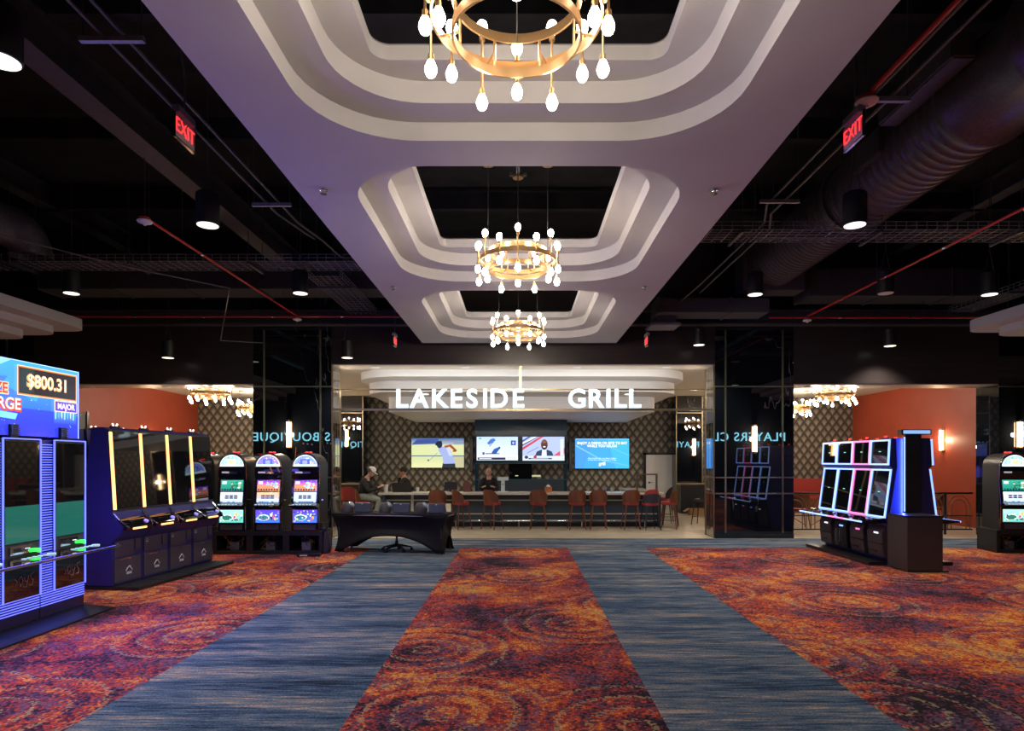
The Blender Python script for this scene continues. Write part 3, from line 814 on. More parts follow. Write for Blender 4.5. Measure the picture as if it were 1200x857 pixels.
# ------------------------------------------------------------------ slot machines
def decal_logo(parent, name, x, z, y, s, mt):
    """small house-shaped outline mark with two short bars"""
    m = MB(); w_ = s*.09
    P = lambda a, b: Vector((x+a*s, y, z+b*s))
    def bar(a, b):
        a = P(*a); b = P(*b); m.cyl(a, b, w_/2, n=6)
    bar((-.5,.05),(0,.5)); bar((0,.5),(.22,.3)); bar((.22,.3),(.22,.5)); bar((.22,.3),(.5,.05)); bar((-.5,.05),(-.5,-.1)); bar((.5,.05),(.5,-.1))
    m.build(name, mt, parent)
    MB().box(x-s*.42,x+s*.42,y-.002,y+.002,z-.30*s,z-.22*s).box(x-s*.42,x+s*.42,y-.002,y+.002,z-.46*s,z-.36*s).build(name, mt, parent)
LOGO = mat('pale_print', (.75,.75,.78), .5)

# --- A: tall cabinets with blue light columns at the left edge
def machine_a(label, loc, rz):
    t = thing('slot_machine', label, 'slot machine', loc, rz, 'tall blue-lit slot machines under the jackpot sign')
    W = .34
    MB().box(-W,W,0,.55,.05,.72).box(-W,W,.03,.5,.72,1.92).build('cabinet', CABIN, t, bevel=.006)
    # screen side on local +x side; led column on local -x
    MB().box(-.14,.335,-.012,.03,.86,1.91).build('screen_bezel', BLACK, t, bevel=.004)
    MB().box(-.12,.315,-.018,-.012,1.25,1.89).build('upper_screen', BLACKG, t)
    MB().box(-.12,.315,-.018,-.012,.88,1.245).build('lower_screen', mat('dim_green_screen', (.01,.05,.045), .06, emit=(.012,.11,.085), es=.9, spec=1), t)
    l = MB()
    for x in (-.15,.337): l.box(x-.006,x+.006,-.022,-.008,.30,1.92)
    l.box(-.15,.337,-.022,-.008,1.913,1.925).build('light_outline', LEDBLUE, t)
    l = MB()
    for k in range(60): z = .30+k*.0265; l.box(-.325,-.17,-.008,.0,z,z+.008)
    for k in range(6): z = .17+k*.026; l.box(-.33,.335,-.008,.0,z,z+.009)
    l.build('light_strips', LEDBLUE, t)
    MB().box(-.16,.34,-.012,0,.74,.865).build('ticket_panel', CABGREY, t, bevel=.003)
    MB().box(-.08,.2,-.03,-.01,.765,.85).box(-.04,.06,-.034,-.03,.785,.83,1).box(.1,.17,-.034,-.03,.81,.82,2).build('bill_acceptor', [CHROME, BLACK, LEDW], t, bevel=.002)
    MB().box(.2,.27,-.06,-.012,.77,.80).cyl((.235,-.06,.78),(.235,-.08,.78),.02,n=10).build('green_card_reader', LEDGREEN, t)
    MB().prism([(-.42,.735),(-.42,.715),(-.1,.69),(0,.69),(0,.74)], 'x', -.345, .345).build('button_deck', BLACKG, t)
    MB().box(-.345,.345,-.425,-.415,.712,.738).build('deck_edge', CHROME, t)
    LB = mat('lit_button', (.6,.8,.9), .3, emit=(.5,.75,1), es=.45)
    for k in range(5): MB().cyl((-.1+k*.07,-.18,.735),(-.1+k*.07,-.18,.745),.022,n=14).build('push_button', LB, t)
    MB().cyl((.24,-.2,.735),(.24,-.2,.75),.04,n=18).build('push_button', LB, t)
    MB().box(-.14,.33,-.012,0,.31,.69).build('belly_glass', BLACKG, t, bevel=.003)
    # angular mark on the belly glass
    m = MB()
    z0 = .49; gl = [[(-.09,.03),(-.06,0),(-.09,-.03)],[(-.05,.02),(-.02,.04),(.0,0),(-.03,-.04),(-.05,.02)],[(.01,.03),(.02,-.01),(.05,-.01),(.06,.04),(.03,-.06),(.0,-.05)],[(.12,.05),(.08,.04),(.085,.005),(.11,-.01),(.10,-.05),(.065,-.05)]]
    for st in gl:
        for a, b_ in zip(st[:-1], st[1:]): m.cyl((.1+a[0]*1.2,-.015,z0+a[1]*1.2), (.1+b_[0]*1.2,-.015,z0+b_[1]*1.2), .004, n=5)
    m.build('maker_mark', LOGO, t)
    v = MB()
    for k in range(5): v.box(-.05,.05,-.03,-.0,1.95+k*.022,1.96+k*.022)
    v.box(-.05,.05,-.01,.1,1.92,2.06).build('vent', BLACK, t)
    MB().prism([(-.36,0),(-.36,.02),(0,.05),(.5,.05),(.5,0)], 'x', -.345, .345).build('base_plinth', BLACK, t, bevel=.004)
    return t
a1 = machine_a('tall blue-lit slot machine with green lower screen, nearest the frame edge', (-5.0,6.335,0), PI/2)
a2 = dup(a1, (-5.0,7.02,0), PI/2, 'tall blue-lit slot machine, second from the frame edge, beside the orange-lit bank')
a3 = dup(a1, (-5.0,5.65,0), PI/2, 'tall blue-lit slot machine outside the left frame edge')
t = thing('jackpot_sign', 'bright blue jackpot display above the tall machines reading $800.31 MAJOR', 'sign', (-5.02,5.3,1.95), PI/2)
Wd = 1.98
MB().box(0,Wd,.0,.35,.0,.75).build('display_box', CABIN, t, bevel=.004)
ex = Wd-.17-.005
items = [('grad',0,0,Wd,.75,'2a2fd8','3fa8ee'), ('grad',0,.0,Wd,.28,'2b34e0','3048e6'),
 ('poly',[(0,.28),(.9,.28),(1.3,.42),(1.62,.5),(1.2,.6),(0,.5)],'3a78ea'), ('poly',[(.9,.5),(1.35,.36),(1.55,.62),(1.1,.7)],'3f9cec'),
 ('poly',[(.75,.62),(1.02,.75),(.6,.75)],'8fd8ff'), ('grad',1.6,.15,1.95,.42,'3a46e6','55c0ff')]
for k in range(7): items.append(('poly',[(1.62+k*.045,.2+.02*(k%3)),(1.635+k*.045,.2),(1.65+k*.045,.42),(1.62+k*.045,.42)], ('9fe8ff','6fb0ff','c0f0ff')[k%3]))
for k in range(26): x, z = R.uniform(.1,1.95), R.uniform(.05,.4); r = R.uniform(.003,.008); items.append(('ell',x,z,r,r,'a8dcff'))
a0_, b0_ = 1.10, 1.92
items += [('rect',a0_-.02,.41,b0_+.02,.71,'ffd9a0'),('rect',a0_-.012,.418,b0_+.012,.702,'e0783a'),('rect',a0_,.43,b0_,.69,'1b1420'),('rect',a0_+.01,.44,a0_+.2,.68,'1a3038'),
 ('text','$800.31',(a0_+b0_)/2-.01,.56,.185,'ffb066',.008),('text','$800.31',(a0_+b0_)/2-.005,.565,.18,'fff0c8',.002),
 ('rect',1.59,.28,1.94,.40,'ffd0a0'),('rect',1.602,.29,1.93,.392,'5a3cc8'),('text','MAJOR',1.766,.34,.085,'ffe8ff',.003),
 ('poly',[(.3,.3),(.95,.22),(1.0,.33),(.98,.45),(.8,.52),(.3,.6)],'3d6ee0'),
 ('text','PRIZE',.78,.452,.145,'ffd090',.012),('text','PRIZE',.78,.455,.142,'e0342c',.003),
 ('text','CHARGE',.80,.298,.165,'d83a30',.012),('text','CHARGE',.805,.308,.16,'ffe9d8',.003),('poly',[(.55,.19),(1.05,.16),(1.08,.22),(.55,.25)],'7fd4ff')]
art('display_picture', items, 1.25, t, y0=-.004)
light('AREA', 'display_light', (Wd/2,-.04,.35), 28, (.16,.24,1), (Wd,.7), t, rot=(-PI/2,0,0))
light('AREA', 'face_light', (Wd/2,-.44,-1.0), 42, (.16,.12,1), (Wd,.9), t, rot=(-PI/2,0,0))
light('AREA', 'side_glow', (Wd+.06,.1,-.9), 12, (.14,.12,1), (.5,1.6), t, rot=(0,-PI/2,0))
tr = MB().box(-.005,Wd+.005,-.01,.0,.75,.757).box(Wd,Wd+.006,-.01,0,0,.757).build('edge_light', LEDICE, t)

# --- B: curved single-screen cabinets with amber light bars
def machine_b(label, loc, rz, grp, amber=True):
    t = thing('slot_machine', label, 'slot machine', loc, rz, grp)
    W = .277
    # side profile (y,z): front is -y
    prof = [(0,.05),(0,.62),(-.12,.72),(-.16,.82),(-.05,.93),(.0,1.02),(.07,2.10),(.12,2.14),(.30,2.14),(.46,.9),(.52,.86),(.52,.05)]
    MB().prism(prof, 'x', -W, W).build('cabinet', CABIN, t, bevel=.005)
    # leaning screen
    sl = math.atan2(.07, 1.08)
    M = Matrix.Translation((0,-.004,1.02)) @ Matrix.Rotation(-sl, 4, 'X')
    MB().box(-W+.005,W-.005,-.02,.01,.02,1.09).build('screen_bezel', BLACK, t, bevel=.004, M=M)
    MB().box(-W+.05,W-.012,-.024,-.02,.04,1.07).build('screen', BLACKG, t, M=M)
    MB().box(-W-.004,-W+.046,-.036,-.018,.03,1.06).build('amber_light_bar', LEDORANGE, t, bevel=.004, M=M)
    m = MB().prism([(-.06,.935),(-.17,.86),(-.2,.82),(-.19,.78),(-.10,.80),(-.02,.9)], 'x', -W+.02, W-.02)
    m.build('button_deck', BLACKG, t, bevel=.004)
    m = MB()
    for s_ in (-1,1): m.path([(s_*(W-.015),-.02,1.0),(s_*(W-.015),-.1,.92),(s_*(W-.03),-.19,.84),(s_*(W-.06),-.2,.82)], .008, n=8)
    m.build('deck_trim', CHROME, t)
    for k in range(4): MB().box(-.12+k*.05,-.085+k*.05,-.155,-.135,.875,.89).build('push_button', CHROME, t)
    MB().cyl((.16,-.15,.86),(.16,-.165,.885),.03,n=16).build('spin_button', mat('lit_violet_button', (.4,.3,.8), .3, emit=(.35,.3,1), es=.6), t)
    if amber: MB().box(-.14,.12,-.205,-.17,.785,.81).build('amber_deck_light', LEDORANGE, t, bevel=.004)
    MB().box(-W+.03,.12,-.012,0,.42,.68).build('upper_door', CABGREY, t, bevel=.004)
    MB().box(.14,W-.02,-.012,0,.48,.68).build('side_panel', CABGREY, t, bevel=.004)
    MB().box(-W+.03,W-.02,-.012,0,.08,.40).build('lower_door', CABGREY, t, bevel=.004)
    MB().cyl((.0,-.012,.36),(.0,-.02,.36),.01,n=10).box(-.15,.05,-.016,-.01,.375,.383).build('door_lock', CHROME, t)
    decal_logo(t, 'maker_mark', .02, .22, -.014, .11, LOGO)
    decal_logo(t, 'small_mark', -W+.09, .58, -.014, .05, LOGO)
    MB().box(-W,W,-.38,.52,0,.045).build('base_mat', BLACK, t, bevel=.006)
    # service candle
    m = MB().box(-.05,.05,.14,.22,2.14,2.165,0).cyl((-.025,.18,2.165),(-.045,.18,2.20),.012,n=8,m=1).cyl((.025,.18,2.165),(.045,.18,2.20),.012,n=8,m=1)
    m.build('service_candle', [BLACK, LAMPW], t)
    return t
g = 'curved slot machines with amber light bars'
uB = Vector((.26/2.22*.555, .555, 0)).normalized()
angB = PI/2 - math.atan2(.26, 2.22)
posB = lambda k: Vector((-5.30,8.66,0))+uB*.557*k
labs = ['amber-lit curved slot machine closest to the tall blue machines','second amber-lit curved slot machine, counted from the blue machines','third amber-lit curved slot machine, next to the last of its bank','last amber-lit curved slot machine, nearest the round-topped machines']
bm0 = machine_b(labs[0], posB(0), angB, g)
for k in range(1,4):
    dup(bm0, posB(k), angB, labs[k])
bk = machine_b('dark slot machine seen from behind between the blue and amber banks', posB(0)+Vector((-1.12,.05,0)), angB+PI, 'dark rear machines', False)
for k in range(1,3): dup(bk, posB(k)+Vector((-1.12,.1,0)), angB+PI, 'dark rear slot machine hidden behind the amber-lit bank')

# --- C: round topped cabinets
def slot_art(theme):
    """arch, mid, reels, belly pictures as item lists in metres (unit half width .2)"""
    rr = random.Random(theme*11+3)
    pal = [('8fe0c8','2f8f78','bff4e0','f0d070'),('8a7cf0','3a3ae0','c8d8ff','f08ad0'),('7f9af4','3f46e0','cfe4ff','e070e0')][theme]
    arch = [('ell',0,0,.2,.19,'e8f6ff',0,PI),('ell',0,0,.19,.178,pal[0],0,PI)]
    for k in range(34):
        a = rr.uniform(.08,PI-.08); q = rr.uniform(.3,.9)
        arch.append(('ell',.185*q*math.cos(a),.17*q*math.sin(a),rr.uniform(.006,.016),rr.uniform(.006,.014),rr.choice(pal+('ffffff','ff9a60'))))
    arch += [('rect',-.08,.03,.08,.12,'5560d8' if theme else 'c8f0e8'),('grad',-.19,.0,.19,.035,'f4fbff','a8d4ff'),('rect',-.04,.04,.04,.10,'8f9cf0' if theme else 'e8c890')]
    if theme: mid = [('grad',-.2,-.12,.2,.12,'f0902c','6a2cd0'),('grad',-.2,-.03,.2,.05,'f59a30','d050b0')]
    else: mid = [('grad',-.2,-.12,.2,.12,'1f7d6c','2f9a84')]
    for k in range(14): mid.append(('ell',rr.uniform(-.02,.16),rr.uniform(-.06,.07),rr.uniform(.012,.03),rr.uniform(.01,.026),rr.choice(('a8e4ff','70b8f0','e0f6ff') if theme else ('e8f0d0','90c8a8','d0b070','305848'))))
    mid += [('rect',-.18,.03,-.10,.09,'c8d4f4')]
    for k in range(8): mid.append(('ell',-.17+k*.048,-.095,.02,.02,('20304c','101828')[k%2]))
    for k in range(12): mid.append(('ell',rr.uniform(-.19,.19),rr.uniform(.04,.11),.003,.003,'ffffff'))
    reels = [('grad',-.2,-.12,.2,.12,'b8dcff','e8f4ff') if theme!=1 else ('grad',-.2,-.12,.2,.12,'70a8f0','f0b060'),('grad',-.2,-.12,.2,-.03,'6fa4f0','d8ecff')]
    for k in range(3):
        x = -.115+k*.082+.03; reels += [('rect',x-.036,-.03,x+.036,.055,'1c2a44'),('rect',x-.03,-.005,x+.03,.03,'88a0c0'),('ell',x,.012,.016,.014,rr.choice(('203040','c04040','304878')))]
    for k in range(9): reels.append(('ell',-.18+k*.045,-.1,.018,.012,rr.choice(('30486c','e0f0ff','5a90e8'))))
    for k in range(10): reels.append(('ell',rr.uniform(-.19,.19),rr.uniform(.07,.11),.01,.008,rr.choice(('ffffff','ffd070','80b0f0'))))
    belly = [('grad',-.2,-.1,.2,.1,'3a78f0','5a3cd8') if theme else ('grad',-.2,-.1,.2,.1,'58b8b0','a0e0c8')]
    belly += [('ell',-.07,-.02,.1,.05,'e0f4ff'),('ell',-.07,-.025,.085,.04,'2f7890' if theme else '2c6c58')]
    for k in range(26): belly.append(('ell',rr.uniform(-.19,.19),rr.uniform(-.085,.085),rr.uniform(.006,.018),rr.uniform(.005,.014),rr.choice(('c8ecff','ffffff','a05ce0','f0c060','203058'))))
    for k in range(5): belly.append(('ell',.1+rr.uniform(-.04,.04),rr.uniform(-.05,.06),.02,.025,rr.choice(('f0b050','402030','ffffff','d05080'))))
    return arch, mid, reels, belly
def machine_c(label, loc, rz, theme, grp='round-topped slot machines'):
    t = thing('slot_machine', label, 'slot machine', loc, rz, grp)
    z0 = .42; W = .245
    # side profile
    def arch_out(w, h0, r): 
        pts = [(-w,h0)]
        pts = []
        for i in range(15): a = PI*i/14; pts.append((r*math.cos(a), h0+r*math.sin(a)))
        return pts
    outline = [(W,z0)]+[(W*math.cos(PI*i/14), 1.60+.235*math.sin(PI*i/14)) for i in range(15)]+[(-W,z0)]
    MB().prism(outline, 'y', .06, .58).build('cabinet', BLACK, t, bevel=.006)
    MB().prism([(0,z0),(0,.84),(-.05,.87),(-.05,.9),(.0,.94),(.055,1.34),(.03,1.42),(.03,1.58),(.06,1.58),(.07,z0)], 'x', -W, W).build('front_housing', BLACKG, t, bevel=.003)
    ar, mi, re_, be = slot_art(theme)
    out = [(W*math.cos(PI*i/14), 1.585+.235*math.sin(PI*i/14)) for i in range(15)]
    MB().prism(out, 'y', .02, .07).build('arch_surround', CHROME, t, bevel=.004)
    art('arch_display', ar, 1.5, t, M=Matrix.Translation((0,.015,1.595)) @ Matrix.Diagonal((1.08,1,1.1,1)))
    sl = math.atan2(.055,.40)
    for nm, its, zc, h in (('upper_picture_screen', mi, .31, .92), ('reel_window', re_, .09, .92)):
        M = Matrix.Translation((0,-.006,.94)) @ Matrix.Rotation(-sl, 4, 'X') @ Matrix.Translation((0,0,zc)) @ Matrix.Diagonal((1,1,h,1))
        bz_ = MB().box(-.215,.215,0,.012,-.115,.115).build('screen_bezel', CHROME, t, M=M, bevel=.002)
        art(nm, its, 1.5, bz_, M=M @ Matrix.Translation((0,-.003,0)) @ Matrix.Diagonal((1,1,.88,1)))
    MB().box(-.1,.1,.018,.03,1.46,1.5,0).box(-.18,-.05,.016,.03,1.47,1.5,1).build('nameplate', [CHROME, mat('lit_nameplate', (.5,.5,.6), .3, emit=(.6,.6,.8), es=.35)], t)
    MB().prism([(-.14,.87),(-.14,.89),(-.02,.95),(.02,.95),(.0,.84)], 'x', -W-.005, W+.005).build('button_deck', BLACKG, t, bevel=.004)
    for k in range(6): MB().box(-.19+k*.06,-.15+k*.06,-.12,-.09,.895,.915).build('push_button', mat('lit_button'), t)
    art('belly_glass', be, 1.4, t, M=Matrix.Translation((0,-.006,.69)) @ Matrix.Diagonal((1.08,1,1.15,1)))
    MB().box(-.235,.235,-.004,.004,.565,.815).build('belly_frame', CHROME, t, bevel=.002)
    MB().box(-.2,.2,-.02,.0,z0+.02,.54).build('coin_tray', CABGREY, t, bevel=.006)
    m = MB()
    for s_ in (-1,1): m.path([(s_*(W+.004),.02,.45),(s_*(W+.004),.0,.9),(s_*(W+.004),.05,1.35),(s_*(W+.004),.03,1.6)]+[(s_*(W+.004)*math.cos(a), .03, 1.6+.245*math.sin(a)) for a in (.4,.8,1.2,1.5)], .007, n=6)
    m.build('chrome_edging', CHROME, t)
    m = MB().cyl((W+.0,.1,.98),(W+.06,.1,.98),.02,n=10).build('side_lever_boss', CHROME, t)
    # candle
    MB().box(-.06,-.01,.2,.24,1.84,1.865).build('red_top_light', LEDRED, t, bevel=.006)
    MB().box(.01,.06,.2,.24,1.84,1.865).build('red_top_light', LEDRED, t, bevel=.006)
    MB().box(-.07,.07,.2,.26,1.82,1.84).build('candle_base', BLACK, t)
    return t
gC = 'round-topped slot machines in a row by the table'
angC = 0.02
xC = [-5.22, -4.56, -3.885]; 
for k, (x, th, lb) in enumerate(zip(xC, (0,1,2), ('round-topped slot machine with green screens, first of the row of three','round-topped slot machine with purple screens in the middle of three','round-topped slot machine with purple screens at the table end of the row'))):
    machine_c(lb, (x, 11.62+.0*k, 0), 0.0, th, gC)
t = machine_c('back of a round-topped machine peeking out behind the amber-lit bank', (-6.15,13.0,0), PI, 0, 'rear round-topped machines')
def stand(label, loc, n, rz=0., W=.66):
    t = thing('machine_stand', label, 'slot stand', loc, rz)
    L = n*W; m = MB()
    m.box(-L/2,L/2,-.02,.6,.34,.42).box(-L/2,L/2,-.02,.6,0,.06)
    MB_ = m
    for k in range(n+1):
        x = -L/2+k*W; m.box(max(-L/2,x-.06),min(L/2,x+.06),-.02,.6,.06,.34)
    m.box(-L/2,L/2,.56,.6,.06,.34)
    m.build('open_frame', BLACK, t, bevel=.004)
    c = MB(); rr = random.Random(5)
    for k in range(n):
        for j in range(9):
            x = -L/2+(k+.5)*W+rr.uniform(-.2,.2); p = [Vector((x, .2, .07))]
            for q in range(4): p.append(Vector((min(max(x+rr.uniform(-.15,.15),-L/2+k*W+.08),-L/2+(k+1)*W-.08), rr.uniform(.05,.4), rr.uniform(.08,.32))))
            c.path(p, .005, n=5, m=j % 3)
        c.box(-L/2+(k+.35)*W,-L/2+(k+.6)*W,.15,.4,.06,.2,3)
    tag(c.build('loose_cables', [BLACK, mat('yellow_cable', (.5,.35,.03), .5), mat('blue_cable', (.06,.1,.35), .5), GALV], t), kind='stuff')
stand('open black stand full of loose cables under the three round-topped machines', (-4.553,11.62,0), 3)
stand('open black stand under the rear round-topped machine', (-6.15,12.9,0), 1, PI)
machine_c('round-topped slot machine cut off by the right frame edge', (9.12,11.75,0), -.12, 0, 'machines at the right frame edge')
t2 = stand('open black stand under the round-topped machine at the right frame edge', (9.12,11.75,0), 1, -.12)

# --- D: double screen cabinets outlined with light
def machine_d(label, loc, rz, led, led_name, grp, lit_mark, door=True):
    t = thing('slot_machine', label, 'slot machine', loc, rz, grp)
    W = .283
    MB().prism([(.08,.06),(.02,.55),(.0,.66),(-.1,.70),(-.1,.74),(-.02,.76),(.09,1.58),(.04,1.60),(.07,2.06),(.38,2.06),(.38,.06)], 'x', -W+.002, W-.002).build('cabinet', CABIN, t, bevel=.004)
    sl = math.atan2(.11,.82)
    M1 = Matrix.Translation((0,-.03,.765)) @ Matrix.Rotation(-sl, 4, 'X'); M2 = Matrix.Translation((0,.03,1.625)) @ Matrix.Rotation(-.055, 4, 'X')
    for M, h, nm in ((M1,.80,'lower'),(M2,.42,'upper')):
        scr_ = MB().box(-W+.02,W-.02,-.006,.02,.02,h-.02).build(nm+'_screen', BLACKG, t, M=M)
        l = MB().box(-W+.004,W-.004,-.022,.0,0,.026).box(-W+.004,W-.004,-.022,.0,h-.026,h).box(-W+.004,-W+.03,-.022,0,.026,h-.026).box(W-.03,W-.004,-.022,0,.026,h-.026)
        l.build(nm+'_light_frame', led, t, M=M)
        MB().box(-.03,.03,-.012,-.006,h*.52,h*.52+.012).build('screen_logo', mat('dim_teal_logo', (.2,.5,.4), .4, emit=(.25,.9,.7), es=.8 if nm == 'lower' else .15), scr_, M=M)
    MB().prism([(-.42,.70),(-.42,.72),(-.03,.77),(-.02,.70),(-.2,.67)], 'x', -W, W).build('button_deck', BLACKG, t, bevel=.004)
    MB().box(-W,W,-.428,-.415,.698,.722).build('deck_edge_light', led, t)
    m = MB()
    for s_ in (-.14,.08): m.path([(s_-.05,-.2,.76),(s_-.02,-.25,.775),(s_+.03,-.2,.765),(s_+.06,-.25,.75)], .007, n=6)
    m.cyl((.2,-.25,.74),(.2,-.25,.755),.04,n=16)
    m.build('push_button', CHROME, t)
    # rounded lower door
    MB().prism([(.08,.1),(-.03,.12),(-.05,.3),(-.06,.52),(-.03,.60),(.0,.64),(.08,.64)], 'x', -W+.06, W-.05, smooth=False).build('lower_door', mat('brown_grey_door', (.065,.05,.05), .45) if door else BLACK, t, bevel=.01)
    MB().box(-W+.08,W-.07,-.065,-.05,.33,.345).box(-W+.1,.05,-.062,-.045,.2,.215).build('door_seam', BLACK, t)
    MB().box(.0,.12,-.07,-.055,.50,.525).build('lit_name_plate', lit_mark, t)
    if not door:
        m = MB(); rr = random.Random(3)
        for k in range(8): x = rr.uniform(-.15,.15); m.path([(x,-.07,.45),(x+rr.uniform(-.05,.05),-.09,.3),(x+rr.uniform(-.08,.08),-.07,.14)], .006, n=5)
        tag(m.build('loose_cables', CON, t), kind='stuff')
    MB().box(-W,W,-.3,.38,0,.06).build('base_mat', BLACK, t, bevel=.006)
    MB().box(-.04,.04,.1,.16,2.06,2.08,0).cyl((-.02,.13,2.08),(-.03,.13,2.11),.01,n=8,m=1).cyl((.02,.13,2.08),(.03,.13,2.11),.01,n=8,m=1).build('service_candle', [BLACK, LEDRED], t)
    return t
gD = 'double-screen slot machines outlined in light'
dm = [('double-screen slot machine outlined in blue, at the column end of its bank', LEDICE, LEDW, True), ('double-screen slot machine with its lower door open on cables', LEDICE, LEDICE, False), ('double-screen slot machine outlined in pink', LEDPINK, LEDPINK, True), ('double-screen blue-outlined slot machine next to the dark pedestal', LEDICE, LEDW, True)]
for k in range(4):
    lb, a, b, dr = dm[k]
    machine_d(lb, (5.97, 12.36-.572*k, 0), -PI/2, a, 'x', gD, b, dr)
rb = machine_d('rear double-screen machine, only its bright side outline showing', (6.73, 10.64, 0), PI/2, LEDICE, 'x', 'rear machines of the light-outlined bank', LEDW)
for k in range(1,4): dup(rb, (6.73, 10.64+.572*k, 0), PI/2, 'rear double-screen machine hidden behind the light-outlined bank')
t = thing('bank_end_panel', 'tall dark end panel with blue glowing edge on the light-outlined bank', 'end panel', (6.35,10.30,0))
MB().box(-.13,.13,0,.04,.84,2.12).build('panel', BLACK, t, bevel=.004)
MB().prism([(-.36,.8),(-.13,.8),(-.13,2.06),(-.26,2.06),(-.24,1.6)], 'y', .02, .04).build('side_glow_panel', mat('blue_wash_panel', (.03,.05,.5), .4, emit=(.03,.06,.9), es=.14), t)  # LED wash put into the panel's blue colour and faint emission
MB().prism([(.36,.8),(.13,.8),(.13,2.06),(.26,2.06),(.24,1.6)], 'y', .02, .04).build('side_panel', CABIN, t)
MB().box(-.145,-.13,.0,.02,.88,2.08).build('light_strip', LEDICE, t)
light('AREA', 'side_strip_light', (-.16,.0,1.45), 9, (.10,.16,1), (.05,1.2), t, rot=(PI/2,0,PI/2))
MB().box(-.2,.28,-.02,.1,2.12,2.2,0).box(-.18,.26,-.026,-.02,2.13,2.19,1).build('topper', [BLACK, mat('topper_glow', (.3,.5,.8), .4, emit=(.22,.42,.75), es=1)], t, bevel=.003)
t = thing('pedestal_cabinet', 'dark brown pedestal cabinet at the near end of the light-outlined bank', 'cabinet', (6.19,9.73,0))
MB().prism([(-.28,.0),(.26,0),(.26,.5),(-.30,.5)], 'z', .02, .84).build('body', mat('dark_brown_cabinet', (.042,.033,.033), .4), t, bevel=.006)
MB().box(-.30,.27,-.01,.51,.84,.86).build('top', BLACK, t, bevel=.003)
MB().box(-.27,.36,.01,.49,0,.02).build('foot', BLACK, t)
# ------------------------------------------------------------------ black covered table
TZ = .72; ta = -.17
t = thing('covered_table', 'long folding table under a black stretch cover with arched openings', 'table', (-2.33,12.05,0), ta)
def stretch_cover():
    bm = bmesh.new(); HL, HW = 1.12, .36
    n = 28
    def edge_z(u):   # arch of the hem along a side, u in -1..1
        a = abs(u); return 0.02 if a > .86 else .30*(1-(a/.86)**2.2)+.02
    def side(P):     # P(u,v)-> point, v 0 top..1 bottom
        rows = []
        for j in range(9):
            v = j/8; rows.append([bm.verts.new(P(-1+2*i/n, v)) for i in range(n+1)])
        for a, b in zip(rows[:-1], rows[1:]):
            for i in range(n):
                f = bm.faces.new([a[i],a[i+1],b[i+1],b[i]]); f.smooth = True
    def mk(axis, sgn):
        def P(u, v):
            zb = edge_z(u); z = TZ*(1-v)+zb*v
            pin = math.sin(PI*min(1, v*1.0))*.10      # waist pull
            k = 1-pin*(.55+.45*abs(u))
            if axis == 'x':
                ins = .06*math.sin(PI*v)*(1-u*u)+.02*v
                return (u*HL*(1-.085*math.sin(PI*v*.9)-.03*v), sgn*(HW-ins*1.3-.05*math.sin(PI*v)), z)
            return (sgn*(HL*(1-.085*math.sin(PI*v*.9)-.03*v)-.05*math.sin(PI*v)*(1-u*u)), u*(HW-.02*v*1.3-.05*math.sin(PI*v)), z)
        return P
    for a in 'xy':
        for s_ in (-1,1): side(mk(a, s_))
    bmesh.ops.remove_doubles(bm, verts=bm.verts, dist=.012)
    top = [bm.verts.new((x,y,TZ)) for x, y in ((-HL,-HW),(HL,-HW),(HL,HW),(-HL,HW))]
    bm.faces.new(top)
    bmesh.ops.recalc_face_normals(bm, faces=bm.faces)
    me = bpy.data.meshes.new('stretch_cover'); bm.to_mesh(me); bm.free(); me.materials.append(CLOTH); me.shade_smooth(); me.set_sharp_from_angle(angle=1.0)
    o = bpy.data.objects.new('stretch_cover', me); COL.objects.link(o); return o
cv = stretch_cover(); cv.parent = t
md = cv.modifiers.new('thick', 'SOLIDIFY'); md.thickness = .006; md.offset = -1
MB().box(-1.1,1.1,-.34,.34,TZ-.035,TZ-.008).build('tabletop', WHITE, t)
leg = None
for x in (-1,1):
    for y in (-1,1):
        MB().cyl((x*1.0,y*.28,.0),(x*.98,y*.29,TZ-.035),.014,n=8).build('leg', STEELB, t)
rot = Matrix.Rotation(ta, 4, 'Z')
def on_table(x, y, z=TZ+.001):
    p = rot @ Vector((x,y,0)); return (p.x-2.33, p.y+12.05, z)
KET = noisy('grey_textured_plastic', (.07,.068,.065), (.11,.105,.10), 60, .6)
def canister(label, x, y, rz, lid):
    t = thing('countertop_canister', label, 'device', on_table(x,y), ta+rz)
    MB().lathe([(0,0),(.105,0),(.112,.02),(.10,.12),(.085,.17),(.07,.19),(0,.195)], n=24).build('body', KET, t)
    MB().lathe([(0,0),(.06,0),(.065,.02),(.07,.05),(.05,.07),(0,.075)], n=20, M=Matrix.Rotation(.9, 4, 'Y')).build('glossy_lid', lid, t, loc=(.05,0,.12))
    MB().path([(-.07,0,.15),(-.04,0,.2),(.02,0,.215),(.07,0,.19)], .01, n=8).build('handle', BLACK, t)
def flatbox(label, x, y, rz):
    t = thing('counter_unit', label, 'device', on_table(x,y), ta+rz)
    MB().prism([(-.02,0),(-.035,.01),(-.02,.175),(.0,.185),(.03,.18),(.12,.02),(.12,0)], 'x', -.155, .155).build('body', mat('blue_grey_plastic', (.075,.09,.105), .5), t, bevel=.006)
    MB().box(-.012,.012,-.045,-.02,.155,.168).build('white_badge', WHITE, t)
ICE = mat('pale_glossy_lid', (.35,.42,.5), .15, spec=1)
canister('grey canister with pale glossy lid at the left end of the black table', -.93, -.05, 0, ICE)
flatbox('blue-grey slanted unit nearest the left end of the black table', -.62, -.05, .0)
canister('grey canister with pale blue lid in the middle of the black table', -.18, -.05, .1, ICE)
flatbox('blue-grey slanted unit in the middle of the black table', .14, -.05, .02)
canister('grey canister with pale blue lid near the right end of the black table', .52, -.05, 0, ICE)
